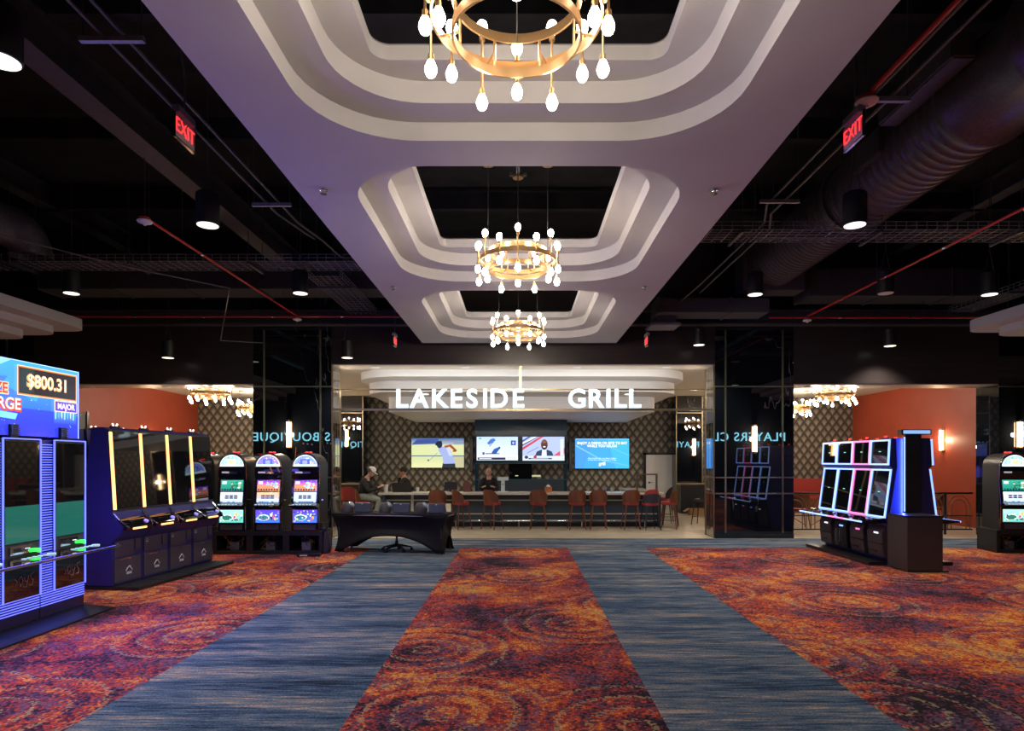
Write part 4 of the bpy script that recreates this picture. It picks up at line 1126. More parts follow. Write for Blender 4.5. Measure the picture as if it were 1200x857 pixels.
flatbox('blue-grey slanted unit nearest the right end of the black table', .83, -.05, .0)
t = thing('remote_tray', 'small dark tray on the right end of the black table', 'tray', on_table(1.02,-.12), ta)
MB().box(-.07,.07,-.06,.06,0,.01).box(-.07,-.06,-.06,.06,.01,.03).box(.06,.07,-.06,.06,.01,.03).build('tray', BLACK, t, bevel=.003)
# swivel chair behind the table: five star base shows under the arch
t = thing('swivel_stool', 'black five-star swivel base seen under the arch of the black table', 'swivel chair', (-2.3,12.05,0))
b = MB()
for k in range(5):
    a = 2*PI*k/5+.35; d = Vector((math.cos(a), math.sin(a), 0))
    b.prism([(0,.10),(.05,.135),(.28,.075),(.28,.055),(.05,.09)], 'y', -.02, .02, M=Matrix.Rotation(a, 4, 'Z'))
b.cyl((0,0,.08),(0,0,.2),.03).build('star_base', BLACK, t, bevel=.003)
for k in range(5):
    a = 2*PI*k/5+.35; M = Matrix.Rotation(a, 4, 'Z')
    w_ = MB(); w_.cyl(M @ Vector((.28,-.025,.028)), M @ Vector((.28,.025,.028)), .028, n=14).cyl(M @ Vector((.28,0,.03)), M @ Vector((.28,0,.07)), .008, n=6)
    w_.build('caster', BLACK, t)
MB().cyl((0,0,.2),(0,0,.43),.02).build('gas_post', STEELB, t)
MB().lathe([(0,.43),(.2,.43),(.22,.46),(.21,.5),(0,.51)], n=24).build('seat', CLOTH, t)
t = thing('floor_unit', 'small black electronic unit with white print lying on the carpet by the table', 'device', (-3.72,11.35,0), .12)
MB().box(-.2,.2,-.05,.08,.0,.05).build('body', BLACK, t, bevel=.006)
MB().box(-.15,-.02,-.053,-.05,.015,.035).build('white_print', LOGO, t)
t = thing('cloth_bag', 'dark purple cloth bag slumped between the slot machines and the table', 'bag', (-3.58,11.78,0))
MB().lathe([(0,0),(.11,.01),(.12,.06),(.10,.2),(.08,.34),(.05,.4),(.06,.46),(0,.47)], n=16).build('sack', mat('purple_cloth', (.03,.02,.06), .8), t)
MB().path([(-.04,0,.45),(-.05,0,.55),(.05,0,.55),(.04,0,.45)], .008, n=6).build('strap', BLACK, t)

# ------------------------------------------------------------------ bar
BY = 16.2; BZ = .885
t = thing('bar_counter', 'long bar with pale stone top and slate blue front with three rails', 'bar', (0,BY,0))
MB().box(-3.56,3.68,-.02,.78,BZ-.055,BZ).box(3.0,3.68,.78,3.0,BZ-.055,BZ).build('stone_top', COUNTER, t, bevel=.006)
fr = MB().box(-3.4,3.55,.22,.28,.10,BZ-.055)
fr.build('front_panel', BARBLUE, t)
MB().box(-3.4,3.55,.26,.30,0,.10).build('toe_kick', BLACK, t)
MB().box(-3.45,-3.4,.0,.7,0,BZ-.055).box(3.55,3.6,.0,3.0,0,BZ-.055).build('end_panel', BARBLUE, t)
RAIL = mat('pale_brass_rail', (.55,.52,.45), .35, .25)
for z, h in ((.685,.014),(.335,.014),(.17,.012)):
    MB().box(-3.4,3.55,.195,.222,z-h,z+h).build('horizontal_rail', RAIL, t)
MB().box(-2.76,-2.70,.19,.222,.12,BZ-.055).build('upright_strip', RAIL, t)
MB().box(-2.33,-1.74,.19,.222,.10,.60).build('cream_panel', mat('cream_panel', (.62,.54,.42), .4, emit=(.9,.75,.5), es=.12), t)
fr = MB().cyl((-1.7,.05,.17),(3.4,.05,.17),.018)
for x in (-1.6,0,1.6,3.2): fr.cyl((x,.05,.0),(x,.05,.17),.014).cyl((x,.05,.17),(x,.22,.17),.01)
fr.build('foot_rail', CHROME, t)

# stools : front of the stool is +y
def shell(mb, r0, za, zb, a0, a1, th=.018, n=20, flat=1.0, m=0):
    rows = []
    for i in range(n+1):
        u = -1+2*i/n; a = (a0+a1)/2+(a1-a0)/2*u
        top = zb-(zb-za)*.62*abs(u)**3.2
        o = Vector((math.cos(a), math.sin(a)*flat, 0)); q = []
        for rr, z in ((r0,za),(r0+.02,top),(r0+.02+th,top),(r0+th,za)): q.append(mb.bm.verts.new(o*rr+Vector((0,0,z))))
        rows.append(q)
    for a, b in zip(rows[:-1], rows[1:]):
        for k in range(4): mb._f([a[k],a[(k+1)%4],b[(k+1)%4],b[k]], m, True)
    mb._f(rows[0], m); mb._f(rows[-1][::-1], m)
def make_stool(label, loc, rz, wood=WOOD, seatm=REDSEAT, inner=None, name='bar_stool', grp='bar stools along the counter', low=False):
    t = thing(name, label, 'bar stool', loc, rz, grp)
    s = MB(); pts = [(.195*math.cos(k/24*2*PI), .185*math.sin(k/24*2*PI)) for k in range(24)]
    pts = [(math.copysign(abs(x/.195)**.75*.2, x), math.copysign(abs(y/.185)**.75*.19, y)) for x, y in pts]
    s.prism(pts, 'z', .60, .685, smooth=True); s.build('seat', seatm, t, bevel=.02, ang=60)
    s = MB(); shell(s, .195, .665, .89 if low else .985, PI*1.06, PI*1.94, flat=.98); s.build('backrest', wood, t)
    if inner:
        s = MB(); shell(s, .180, .68, 1.0 if low else .97, PI*1.08, PI*1.92, th=.013, flat=.98); s.build('back_cushion', inner, t)
    for sx in (-1,1):
        for sy in (-1,1):
            MB().cyl((sx*.20,sy*.20,0),(sx*.135,sy*.13,.61),.011,.018,n=10).build('leg', wood, t)
    f_ = MB(); c = [(.175,.175),(-.175,.175),(-.175,-.175),(.175,-.175)]
    for k in range(4): f_.cyl((*c[k],.22),(*c[(k+1)%4],.22),.007,n=8)
    f_.build('footrest', BLACK, t)
    return t
DKWOOD = mat('near_black_wood', (.025,.02,.022), .4)
st = [(513,0,'wooden-backed red stool at the bar behind the grey unit at the table end'),(540,-.95,'wooden-backed red stool turned right in front of the cream panel'),(577,-.6,'wooden-backed red stool turned slightly right, standing alone'),(631,-.08,'wooden-backed red stool alone in the middle of the bar'),(676,.05,'left one of the close pair of wooden-backed red stools'),(701,-.05,'right one of the close pair of wooden-backed red stools'),(739,.06,'wooden-backed red stool beside the dark-backed stool')]
s0_ = None
for px, rz, lb in st:
    x = (px-608)*15.85/750
    if s0_ is None: s0_ = make_stool(lb, (x,15.85,0), rz)
    else: dup(s0_, (x,15.85,0), rz, lb)
make_stool('dark-backed stool with red seat lining at the bar corner', ((762-608)*15.75/750,15.75,0), .2, mat('navy_upholstery', (.02,.022,.035), .5), REDSEAT, REDSEAT, grp='dark-backed bar stools', low=True)
make_stool('red and wood stool turned sideways, outermost at the bar corner', (3.74,15.95,0), 1.25, WOOD, REDSEAT, REDSEAT, grp='sideways stools at the bar corner')
make_stool('red-lined stool turned sideways behind the outermost corner stool', (3.97,16.75,0), 1.3, DKWOOD, REDSEAT, REDSEAT, grp='sideways stools at the bar corner')
make_stool('farthest red-lined stool at the bar corner beside the white door', (4.02,17.6,0), 1.2, DKWOOD, REDSEAT, REDSEAT, grp='sideways stools at the bar corner')
make_stool('dark stool standing apart beside the mirrored column edge', (4.85,17.0,0), .9, DKWOOD, mat('dark_seat', (.03,.028,.03), .6), None, grp='dark stools by the mirrored column')
stool_man = make_stool('wooden stool under the man in the white cap', (-3.93,16.25,0), -PI/2, WOOD, REDSEAT, None, grp='stool of the seated man')
# red armchairs by the left ledge
for i, (x, y, rz, lb) in enumerate(((-4.72,17.8,PI,'red leather bar chair left of the man in the cap, nearer the ledge'),(-5.1,17.2,PI-.2,'red leather bar chair partly hidden by the mirrored column edge'))):
    make_stool(lb, (x,y,0), rz+PI, REDSEAT, REDSEAT, REDSEAT, grp='red leather bar chairs')

# things on the bar
def laptop(label, loc, rz, m=BLACK, w_=.36):
    t = thing('laptop', label, 'laptop', loc, rz)
    MB().box(-w_/2,w_/2,0,.24,0,.016).build('keyboard_base', m, t, bevel=.004)
    MB().box(-w_/2,w_/2,-.01,.0,0,.24).build('screen_lid', m, t, bevel=.004, M=Matrix.Translation((0,0,.016)) @ Matrix.Rotation(.25, 4, 'X'))
    return t
laptop('black laptop open on the left end of the bar in front of the dark-haired man', (-3.02,16.55,BZ), 0, BLACK, .5)
t = thing('paper_cup', 'white paper cup standing left of the black laptop', 'cup', (-3.42,16.45,BZ))
MB().lathe([(0,0),(.05,0),(.062,.19),(.066,.2),(0,.2)], n=20).build('cup', WHITE, t)
t = thing('drinking_glass', 'small pale glass standing right of the black laptop', 'glass', (-2.62,16.6,BZ))
MB().lathe([(0,0),(.03,0),(.04,.12),(.035,.12),(.027,.01),(0,.01)], n=16).build('glass', mat('pale_glass', (.6,.6,.6), .1), t)
t = thing('pos_terminal', 'white point-of-sale monitor seen from behind on the bar', 'monitor', (-.41,16.5,BZ))
MB().box(-.14,.14,0,.03,.30,.39).build('monitor', mat('pale_grey_plastic', (.55,.62,.62), .4), t, bevel=.006)
MB().prism([(-.05,.0),(.05,0),(.045,.32),(-.045,.32)], 'y', .0, .03).cyl((0,-.006,.2),(0,.0,.2),.018,n=14,m=1).build('stand', [mat('pale_grey_plastic'), BLACK], t, bevel=.003)
MB().box(-.13,.13,-.06,.14,0,.02).build('foot', mat('pale_grey_plastic'), t, bevel=.004)
t = thing('wooden_caddy', 'orange-brown wooden napkin caddy on the bar in the middle', 'caddy', (.76,16.5,BZ))
MB().box(-.09,.09,-.06,.06,0,.14).build('box', noisy('orange_wood', (.35,.10,.03),(.45,.15,.05), 8, .5), t, bevel=.004)
MB().prism([(-.04,.14),(.04,.14),(.05,.17),(0,.2),(-.05,.17)], 'y', -.04,.04).build('napkins', WHITE, t)
t = thing('wooden_caddy', 'dark wooden caddy with sloped lid left of the television cabinet', 'caddy', (-1.36,16.75,BZ))
MB().box(-.09,.09,-.07,.07,0,.2).prism([(-.11,.2),(.11,.2),(.03,.3),(-.03,.3)], 'y', -.08,.08).build('box', mat('reddish_brown_wood', (.12,.04,.03), .5), t, bevel=.004)
t = thing('pos_terminal', 'black point-of-sale screen on the bar below the golf television', 'monitor', (-1.78,16.75,BZ))
MB().box(-.17,.17,0,.03,.05,.26).build('monitor', BLACK, t, bevel=.005)
MB().box(-.05,.05,0,.08,0,.06).build('stand', BLACK, t)
for i, (x, w_, lb) in enumerate(((-2.2,.30,'flat stack of menus on the bar below the golf television'),(-.15,.0,''),(1.9,.34,'flat stack of papers on the bar below the blue menu television'))):
    if not w_: continue
    t = thing('menu_stack', lb, 'menus', (x,16.6,BZ))
    MB().box(-w_/2,w_/2,-.1,.1,0,.012).box(-w_/2+.02,w_/2-.01,-.09,.11,.012,.02,1).build('sheets', [WHITE, mat('pale_blue_paper', (.3,.4,.6), .6)], t)
for i, (x, c, lb) in enumerate(((2.25,(.05,.08,.3),'small blue squeeze bottle on the bar left of the bronze frame'),(2.42,(.25,.27,.35),'small grey squeeze bottle on the bar left of the bronze frame'))):
    t = thing('small_bottle', lb, 'bottle', (x,16.7,BZ))
    MB().lathe([(0,0),(.03,0),(.03,.07),(.012,.09),(.012,.12),(0,.12)], n=14).build('bottle', mat('bottle_plastic%d' % i, c, .3), t)
t = thing('bronze_frame', 'empty bronze rectangular frame standing on the right end of the bar', 'frame', (3.32,16.6,BZ))
MB().box(-.27,-.235,-.05,.05,0,.44).box(.235,.27,-.05,.05,0,.44).box(-.27,.27,-.05,.05,.44,.475).box(-.27,.27,-.05,.05,0,.02).build('frame', mat('bronze', (.20,.15,.11), .35, .8), t, bevel=.003)

# ------------------------------------------------------------------ televisions
def tv(label, x0, x1, z0, z1, y, items, s, bez=BLACK):
    w_, h = x1-x0, z1-z0
    t = thing('television', label, 'television', (x0,y,z0))
    MB().box(-.02,w_+.02,.0,.06,-.02,h+.02).build('casing', bez, t, bevel=.006)
    art('screen', items(w_, h), s, t, y0=-.003)
    return t
def golf(w_, h):
    X = lambda u: u*w_
    Z = lambda v: (1-v)*h
    it = [('grad',0,0,w_,h*.78,'e9eeb4','cfdc9c'),('grad',0,h*.78,w_,h,'b9c4c8','3c5f9c'),('rect',0,Z(.40),w_,Z(.36),'4d6fa0'),('grad',0,0,w_,h*.34,'eef0b4','d8e0a4'),('rect',0,Z(.62),w_,Z(.585),'5a7888'),('rect',X(.8),Z(.2),w_,Z(.12),'8c9ab4'),
      ('poly',[(X(.78),Z(.62)),(w_,Z(.62)),(w_,0),(X(.8),0)],'c9c59c'),('poly',[(X(0),Z(.25)),(X(.5),Z(.22)),(w_,Z(.25)),(w_,Z(.58)),(0,Z(.58))],'dfe6ac'),('poly',[(X(.1),Z(.05)),(X(.5),Z(.02)),(X(.55),Z(.18)),(0,Z(.22))],'41559a'),
      ('poly',[(X(.58),0),(X(.84),0),(X(.83),Z(.84)),(X(.60),Z(.84))],'2b3440'),
      ('poly',[(X(.51),Z(.36)),(X(.56),Z(.28)),(X(.70),Z(.30)),(X(.76),Z(.48)),(X(.84),Z(.86)),(X(.61),Z(.87)),(X(.59),Z(.62)),(X(.53),Z(.48))],'a9b8ea'),
      ('poly',[(X(.66),Z(.33)),(X(.71),Z(.34)),(X(.78),Z(.6)),(X(.72),Z(.6))],'d4dcf8'),
      ('ell',X(.535),Z(.22),X(.055),.12,'1f2a3a'),('poly',[(X(.445),Z(.22)),(X(.49),Z(.12)),(X(.57),Z(.08)),(X(.59),Z(.2)),(X(.47),Z(.25))],'16202c'),
      ('poly',[(X(.62),Z(.26)),(X(.76),Z(.21)),(X(.77),Z(.27)),(X(.64),Z(.33))],'b8583c'),('poly',[(X(.72),Z(.22)),(X(.78),Z(.26)),(X(.87),Z(.42)),(X(.84),Z(.47)),(X(.78),Z(.46)),(X(.80),Z(.40)),(X(.73),Z(.3))],'a84a34'),
      ('ell',X(.32),Z(.75),.03,.04,'6a74b8'),('poly',[(X(.32),Z(.78)),(X(.33),Z(.78)),(X(.5),Z(.5)),(X(.49),Z(.5))],'6f7a8c')]
    return it
def snow(w_, h):
    X = lambda u: u*w_
    Z = lambda v: (1-v)*h
    return [('rect',0,0,w_,h,'dfeefc'),('grad',0,h*.5,w_,h,'dcecfc','c4dcf8'),('poly',[(X(.25),Z(.28)),(X(.34),Z(.1)),(X(.42),Z(.06)),(X(.46),Z(.15)),(X(.38),Z(.25)),(X(.3),Z(.34))],'4a78d0'),('poly',[(X(.30),Z(.4)),(X(.44),Z(.14)),(X(.45),Z(.15)),(X(.31),Z(.42))],'2858a8'),
      ('poly',[(X(.36),Z(.68)),(X(.42),Z(.52)),(X(.52),Z(.45)),(X(.56),Z(.5)),(X(.48),Z(.7)),(X(.40),Z(.74))],'2f5cb4'),('ell',X(.55),Z(.47),.035,.035,'1e3c84'),('rect',X(.83),Z(.36),X(.95),Z(.16),'2846b8'),('ell',X(.89),Z(.26),.035,.04,'b8ccf8'),('rect',X(.05),Z(.10),X(.11),Z(.05),'40a040'),
      ('rect',0,0,w_,Z(.78),'f4faff'),('rect',X(.02),Z(.98),X(.7),Z(.88),'2c3c58'),('rect',X(.06),Z(.95),X(.36),Z(.91),'dfe8f4'),('rect',X(.14),Z(.76),X(.19),Z(.66),'3838b0'),('rect',X(.21),Z(.735),X(.55),Z(.70),'303848'),('rect',X(.75),Z(.95),X(.97),Z(.84),'d8e4f4')]
def news(w_, h):
    X = lambda u: u*w_
    Z = lambda v: (1-v)*h
    return [('rect',0,0,w_,h,'b9c8f4'),('poly',[(0,Z(.25)),(X(.28),Z(0)),(X(.36),Z(0)),(0,Z(.36))],'f2f4ff'),('poly',[(0,Z(.32)),(X(.36),Z(0)),(X(.39),Z(0)),(0,Z(.38))],'24407c'),('poly',[(0,Z(.45)),(X(.42),Z(0)),(X(.5),Z(0)),(0,Z(.56))],'d04458'),('poly',[(0,Z(.15)),(X(.14),0+h),(X(.2),h),(0,Z(.22))],'24407c'),
      ('poly',[(X(.7),Z(.84)),(w_,Z(.46)),(w_,Z(.7)),(X(.86),Z(.84))],'e0586c'),('poly',[(X(.1),Z(.68)),(X(.38),Z(.42)),(X(.39),Z(.44)),(X(.11),Z(.7))],'7080c0'),
      ('poly',[(X(.29),Z(.84)),(X(.34),Z(.62)),(X(.44),Z(.55)),(X(.60),Z(.55)),(X(.70),Z(.62)),(X(.75),Z(.84))],'304868'),('poly',[(X(.45),Z(.84)),(X(.47),Z(.54)),(X(.57),Z(.54)),(X(.58),Z(.84))],'e4ecf8'),
      ('ell',X(.52),Z(.33),X(.082),h*.22,'6a3c34'),('ell',X(.52),Z(.44),X(.055),h*.10,'241820'),('ell',X(.52),Z(.42),X(.035),h*.035,'f4e8e8'),('ell',X(.49),Z(.3),.012,.01,'180c10'),('ell',X(.55),Z(.3),.012,.01,'180c10'),('ell',X(.52),Z(.22),X(.05),h*.06,'8c5a4c'),
      ('rect',0,0,w_,Z(.80),'dce8fa'),('ell',X(.09),Z(.86),.06,.05,'30344c'),('ell',X(.30),Z(.85),.05,.05,'b03040'),('rect',X(.14),Z(.94),X(.7),Z(.89),'28406c'),('rect',X(.2),Z(.925),X(.62),Z(.905),'c8d4ea'),('rect',X(.9),Z(.78),X(.98),Z(.1),'dde8f8')]
def menu(w_, h):
    X = lambda u: u*w_
    Z = lambda v: (1-v)*h
    return [('rect',0,0,w_,h,'45a4ee'),('poly',[(0,h),(X(.35),h),(X(.15),0),(0,0)],'4c98ec'),('poly',[(X(.6),h),(w_,h),(w_,0),(X(.75),0)],'44b4f0'),('poly',[(X(.0),Z(.25)),(X(.01),Z(.2)),(X(.5),Z(.7)),(w_,Z(.9)),(w_,Z(.92)),(X(.5),Z(.74))],'74bef4'),('poly',[(X(.3),Z(.0)),(X(.31),Z(.0)),(w_,Z(.55)),(w_,Z(.58))],'6cc0f4'),
      ('text','ENJOY A DRINK OR BITE TO EAT',X(.5),Z(.15),.115,'ffffff',.003),('text','WHILE YOU RELAX!',X(.5),Z(.25),.115,'ffffff',.003),
      ('text','Scan the tile with your phone camera',X(.5),Z(.655),.062,'ffffff'),('text','to view the menu and the list of drinks',X(.5),Z(.71),.062,'ffffff'),('text','grill',X(.5),Z(.84),.15,'ffffff',.006),('rect',0,Z(.02),w_,h,'8fd0fa')]
tv('wall television showing a golfer swinging on a pale course', -3.68,-1.88,1.46,2.47,21.935,golf,.9)
tv('wall television with a bright blue menu notice in white writing', 1.93,3.78,1.43,2.45,21.935,menu,1.15)
# back bar cabinet
t = thing('back_bar_cabinet', 'dark blue back bar cabinet framing two televisions and open shelves', 'cabinet', (0,20.45,0))
NAVY = mat('navy_lacquer', (.010,.050,.090), .2, spec=.5)
MB().box(-1.40,1.54,0,.5,1.62,3.0).build('upper_fascia', NAVY, t, bevel=.004)
MB().box(-1.40,-1.30,0,.5,.0,1.62).box(1.44,1.54,0,.5,0,1.62).build('side_upright', NAVY, t)
MB().box(-1.30,1.44,0,.5,.0,1.10).build('lower_cabinet', BARBLUE, t, bevel=.004)
MB().box(-1.42,1.56,-.012,0,1.60,1.63).box(-1.42,1.56,-.012,0,1.08,1.11).build('trim_strip', mat('teal_strip', (.03,.14,.18), .2), t)
MB().box(-.32,.42,.05,.3,1.11,1.6).build('middle_screen_box', BLACKG, t, bevel=.004)
MB().box(-.12,-.02,.04,.05,1.2,1.23).box(.42,.7,.04,.05,1.18,1.24).build('small_lit_display', mat('small_amber_display', (.4,.4,.2), .4, emit=(.5,.5,.3), es=.7), t)
tv('left television in the dark blue back bar showing figures on snow', -1.34,-.03,1.71,2.46,20.37,snow,1.0)
tv('right television in the dark blue back bar showing a smiling newsman', .12,1.45,1.70,2.46,20.37,news,1.0)
for i, (x, lb) in enumerate(((-1.62,'slim dark column speaker left of the back bar cabinet'),(1.77,'slim dark column speaker right of the back bar cabinet'))):
    t = thing('column_speaker', lb, 'speaker', (x,21.9,1.3))
    MB().box(-.06,.06,-.06,.06,0,1.2).build('housing', BLACK, t, bevel=.006)
    MB().box(-.045,.045,-.066,-.06,.05,1.15).build('grille', STEELB, t)
t = thing('cardboard_box', 'small open cardboard box on the floor by the black half-height cabinet', 'box', (5.62,20.1,0))
CARD = noisy('cardboard', (.30,.17,.08),(.36,.21,.1), 5, .8)
MB().box(-.28,.28,-.15,-.14,0,.2).box(-.28,.28,.14,.15,0,.2).box(-.28,-.27,-.15,.15,0,.2).box(.27,.28,-.15,.15,0,.2).box(-.28,.28,-.15,.15,0,.01).build('box_body', CARD, t)
MB().quad([(-.28,-.15,.2),(-.28,.15,.2),(-.44,.15,.1),(-.44,-.15,.1)]).build('flap', CARD, t)

# ------------------------------------------------------------------ side rooms
def make_rail(label, x0, x1, y=14.75):
    t = thing('metal_railing', label, 'railing', (x0,y,0)); L = x1-x0
    MB().box(0,L,-.03,.03,.93,.97).build('top_rail', BLACK, t, bevel=.004)
    MB().box(0,L,-.015,.015,.10,.13).box(0,L,-.012,.012,.42,.44).build('lower_rail', BLACK, t)
    m = MB(); n = int(L/.62); d = L/n
    for k in range(n):
        x = k*d
        for r_ in (.26,.17):
            pts = [(x+d/2+r_*math.cos(PI*i/10), 0, .62+r_*1.05*math.sin(PI*i/10)) for i in range(11)]
            m.path([(x+d/2+r_,0,.12)]+pts+[(x+d/2-r_,0,.12)], .011, n=6)
        m.path([(x+.05,0,.2),(x+d/2,0,.36),(x+d-.05,0,.2)], .010, n=6)
    m.build('arched_infill', mat('antique_bronze', (.22,.15,.09), .4, .6), t)
    p = MB()
    for k in range(0, n+1, 2): p.box(k*d-.02,k*d+.02,-.02,.02,0,.97)
    p.build('post', BLACK, t)
    return t
make_rail('black railing with arched bronze infill across the right opening', 6.05, 10.45)
make_rail('black railing with arched bronze infill across the left opening', -10.55, -5.85)
def dchair(label, loc, rz, grp):
    """round backed dining chair, front +y"""
    t = thing('dining_chair', label, 'chair', loc, rz, grp)
    MB().prism([(.22*math.cos(k/20*2*PI), .21*math.sin(k/20*2*PI)) for k in range(20)], 'z', .44, .50).build('seat', REDSEAT, t, bevel=.015)
    s = MB(); shell(s, .23, .52, .86, PI*1.0, PI*2.0, flat=.95); s.build('backrest', WOOD, t)
    for sx in (-1,1):
        for sy in (-1,1): MB().cyl((sx*.21,sy*.2,0),(sx*.16,sy*.15,.45),.012,.018,n=8).build('leg', WOOD, t)
    return t
k = 0
cl = [('wooden chair with red seat behind the railing, next to the marble column',6.5,16.0,.2),('wooden chair with red seat behind the railing, left of the light-outlined bank',7.05,16.1,-.1),('wooden chair with red seat behind the railing, right of the light-outlined bank',10.0,16.0,.5),('wooden chair with red seat behind the railing near the terracotta wall corner',10.75,16.6,1.2)]
d0 = None
for lb, x, y, rz in cl:
    if d0 is None: d0 = dchair(lb, (x,y,0), rz, 'chairs of the right side room')
    else: dup(d0, (x,y,0), rz, lb)
for lb, x, y in (('round dark table behind the railing beside the right marble column',6.8,16.9),('round dark table behind the railing near the terracotta wall',10.2,16.9)):
    t = thing('dining_table', lb, 'table', (x,y,0))
    MB().lathe([(0,.73),(.42,.73),(.43,.745),(.42,.76),(0,.76)], n=32).build('tabletop', mat('dark_red_top', (.12,.03,.02), .25), t)
    MB().lathe([(0,0),(.25,0),(.25,.02),(.04,.04),(.035,.73),(0,.73)], n=20).build('pedestal', BLACK, t)
t = thing('banquette', 'long red upholstered banquette along the patterned wall of the right room', 'banquette', (8.4,21.2,0))
MB().box(-1.9,3.0,-.3,.3,.0,.42).build('base', WOOD, t)
MB().box(-1.9,3.0,-.3,.3,.42,.52).build('seat', REDSEAT, t, bevel=.02)
MB().box(-1.9,3.0,.3,.45,.42,1.1).build('backrest', REDSEAT, t, bevel=.02)

# ------------------------------------------------------------------ people
SKIN = noisy('skin', (.42,.20,.13), (.46,.23,.15), 20, .5)
SKIN2 = noisy('skin_pale', (.48,.27,.20), (.52,.3,.22), 20, .5)
def skin_mesh(chains, voxel=.012, extra=None, smooth=2):
    """chains: list of [(point, radius), ...]; each grown with a Skin modifier and joined into one surface"""
    bmj = bmesh.new()
    for ch in chains:
        me = bpy.data.meshes.new('tmp'); me.from_pydata([p for p, r in ch], [(i,i+1) for i in range(len(ch)-1)], [])
        o = bpy.data.objects.new('tmp', me); COL.objects.link(o)
        o.modifiers.new('s', 'SKIN')
        for v, (p, r) in zip(me.skin_vertices[0].data, ch):
            v.radius = (r, r) if not isinstance(r, tuple) else r
        me.skin_vertices[0].data[0].use_root = True
        sb = o.modifiers.new('u', 'SUBSURF'); sb.levels = 2; sb.render_levels = 2
        ev = bpy.data.meshes.new_from_object(o.evaluated_get(bpy.context.evaluated_depsgraph_get()))
        bmj.from_mesh(ev); bpy.data.objects.remove(o); bpy.data.meshes.remove(me); bpy.data.meshes.remove(ev)
    if extra: extra(bmj)
    me = bpy.data.meshes.new('tmp'); bmj.to_mesh(me); bmj.free()
    o = bpy.data.objects.new('tmp', me); COL.objects.link(o)
    rm = o.modifiers.new('r', 'REMESH'); rm.mode = 'VOXEL'; rm.voxel_size = voxel
    s = o.modifiers.new('sm', 'SMOOTH'); s.factor = .5; s.iterations = smooth
    ev = bpy.data.meshes.new_from_object(o.evaluated_get(bpy.context.evaluated_depsgraph_get()))
    bpy.data.objects.remove(o); bpy.data.meshes.remove(me)
    return ev
def add_mesh(name, me, m, parent):
    me.name = name; me.materials.clear(); me.materials.append(m); me.shade_smooth()
    o = bpy.data.objects.new(name, me); COL.objects.link(o); o.parent = parent; return o
def hand_chains(wr, d, up, side):
    """five finger chains from a wrist, d forward, up = back of hand, side = thumb side"""
    d = d.normalized(); side = (side-d*side.dot(d)).normalized(); up = d.cross(side)
    out = [[(wr,.024),(wr+d*.05,.028),(wr+d*.085,.022)]]
    for k, L in enumerate((.07,.08,.075,.058)):
        o = wr+d*.075+side*(.027-.018*k); cv = -up if up.z > 0 else up
        out.append([(o,.010),(o+d*L*.45+cv*.006,.009),(o+d*L*.75+cv*.024,.0085),(o+d*L*.86+cv*.045,.0075)])
    o = wr+d*.03+side*.02
    out.append([(o,.012),(o+side*.025+d*.02,.011),(o+side*.035+d*.05,.009),(o+side*.03+d*.07,.008)])
    return out
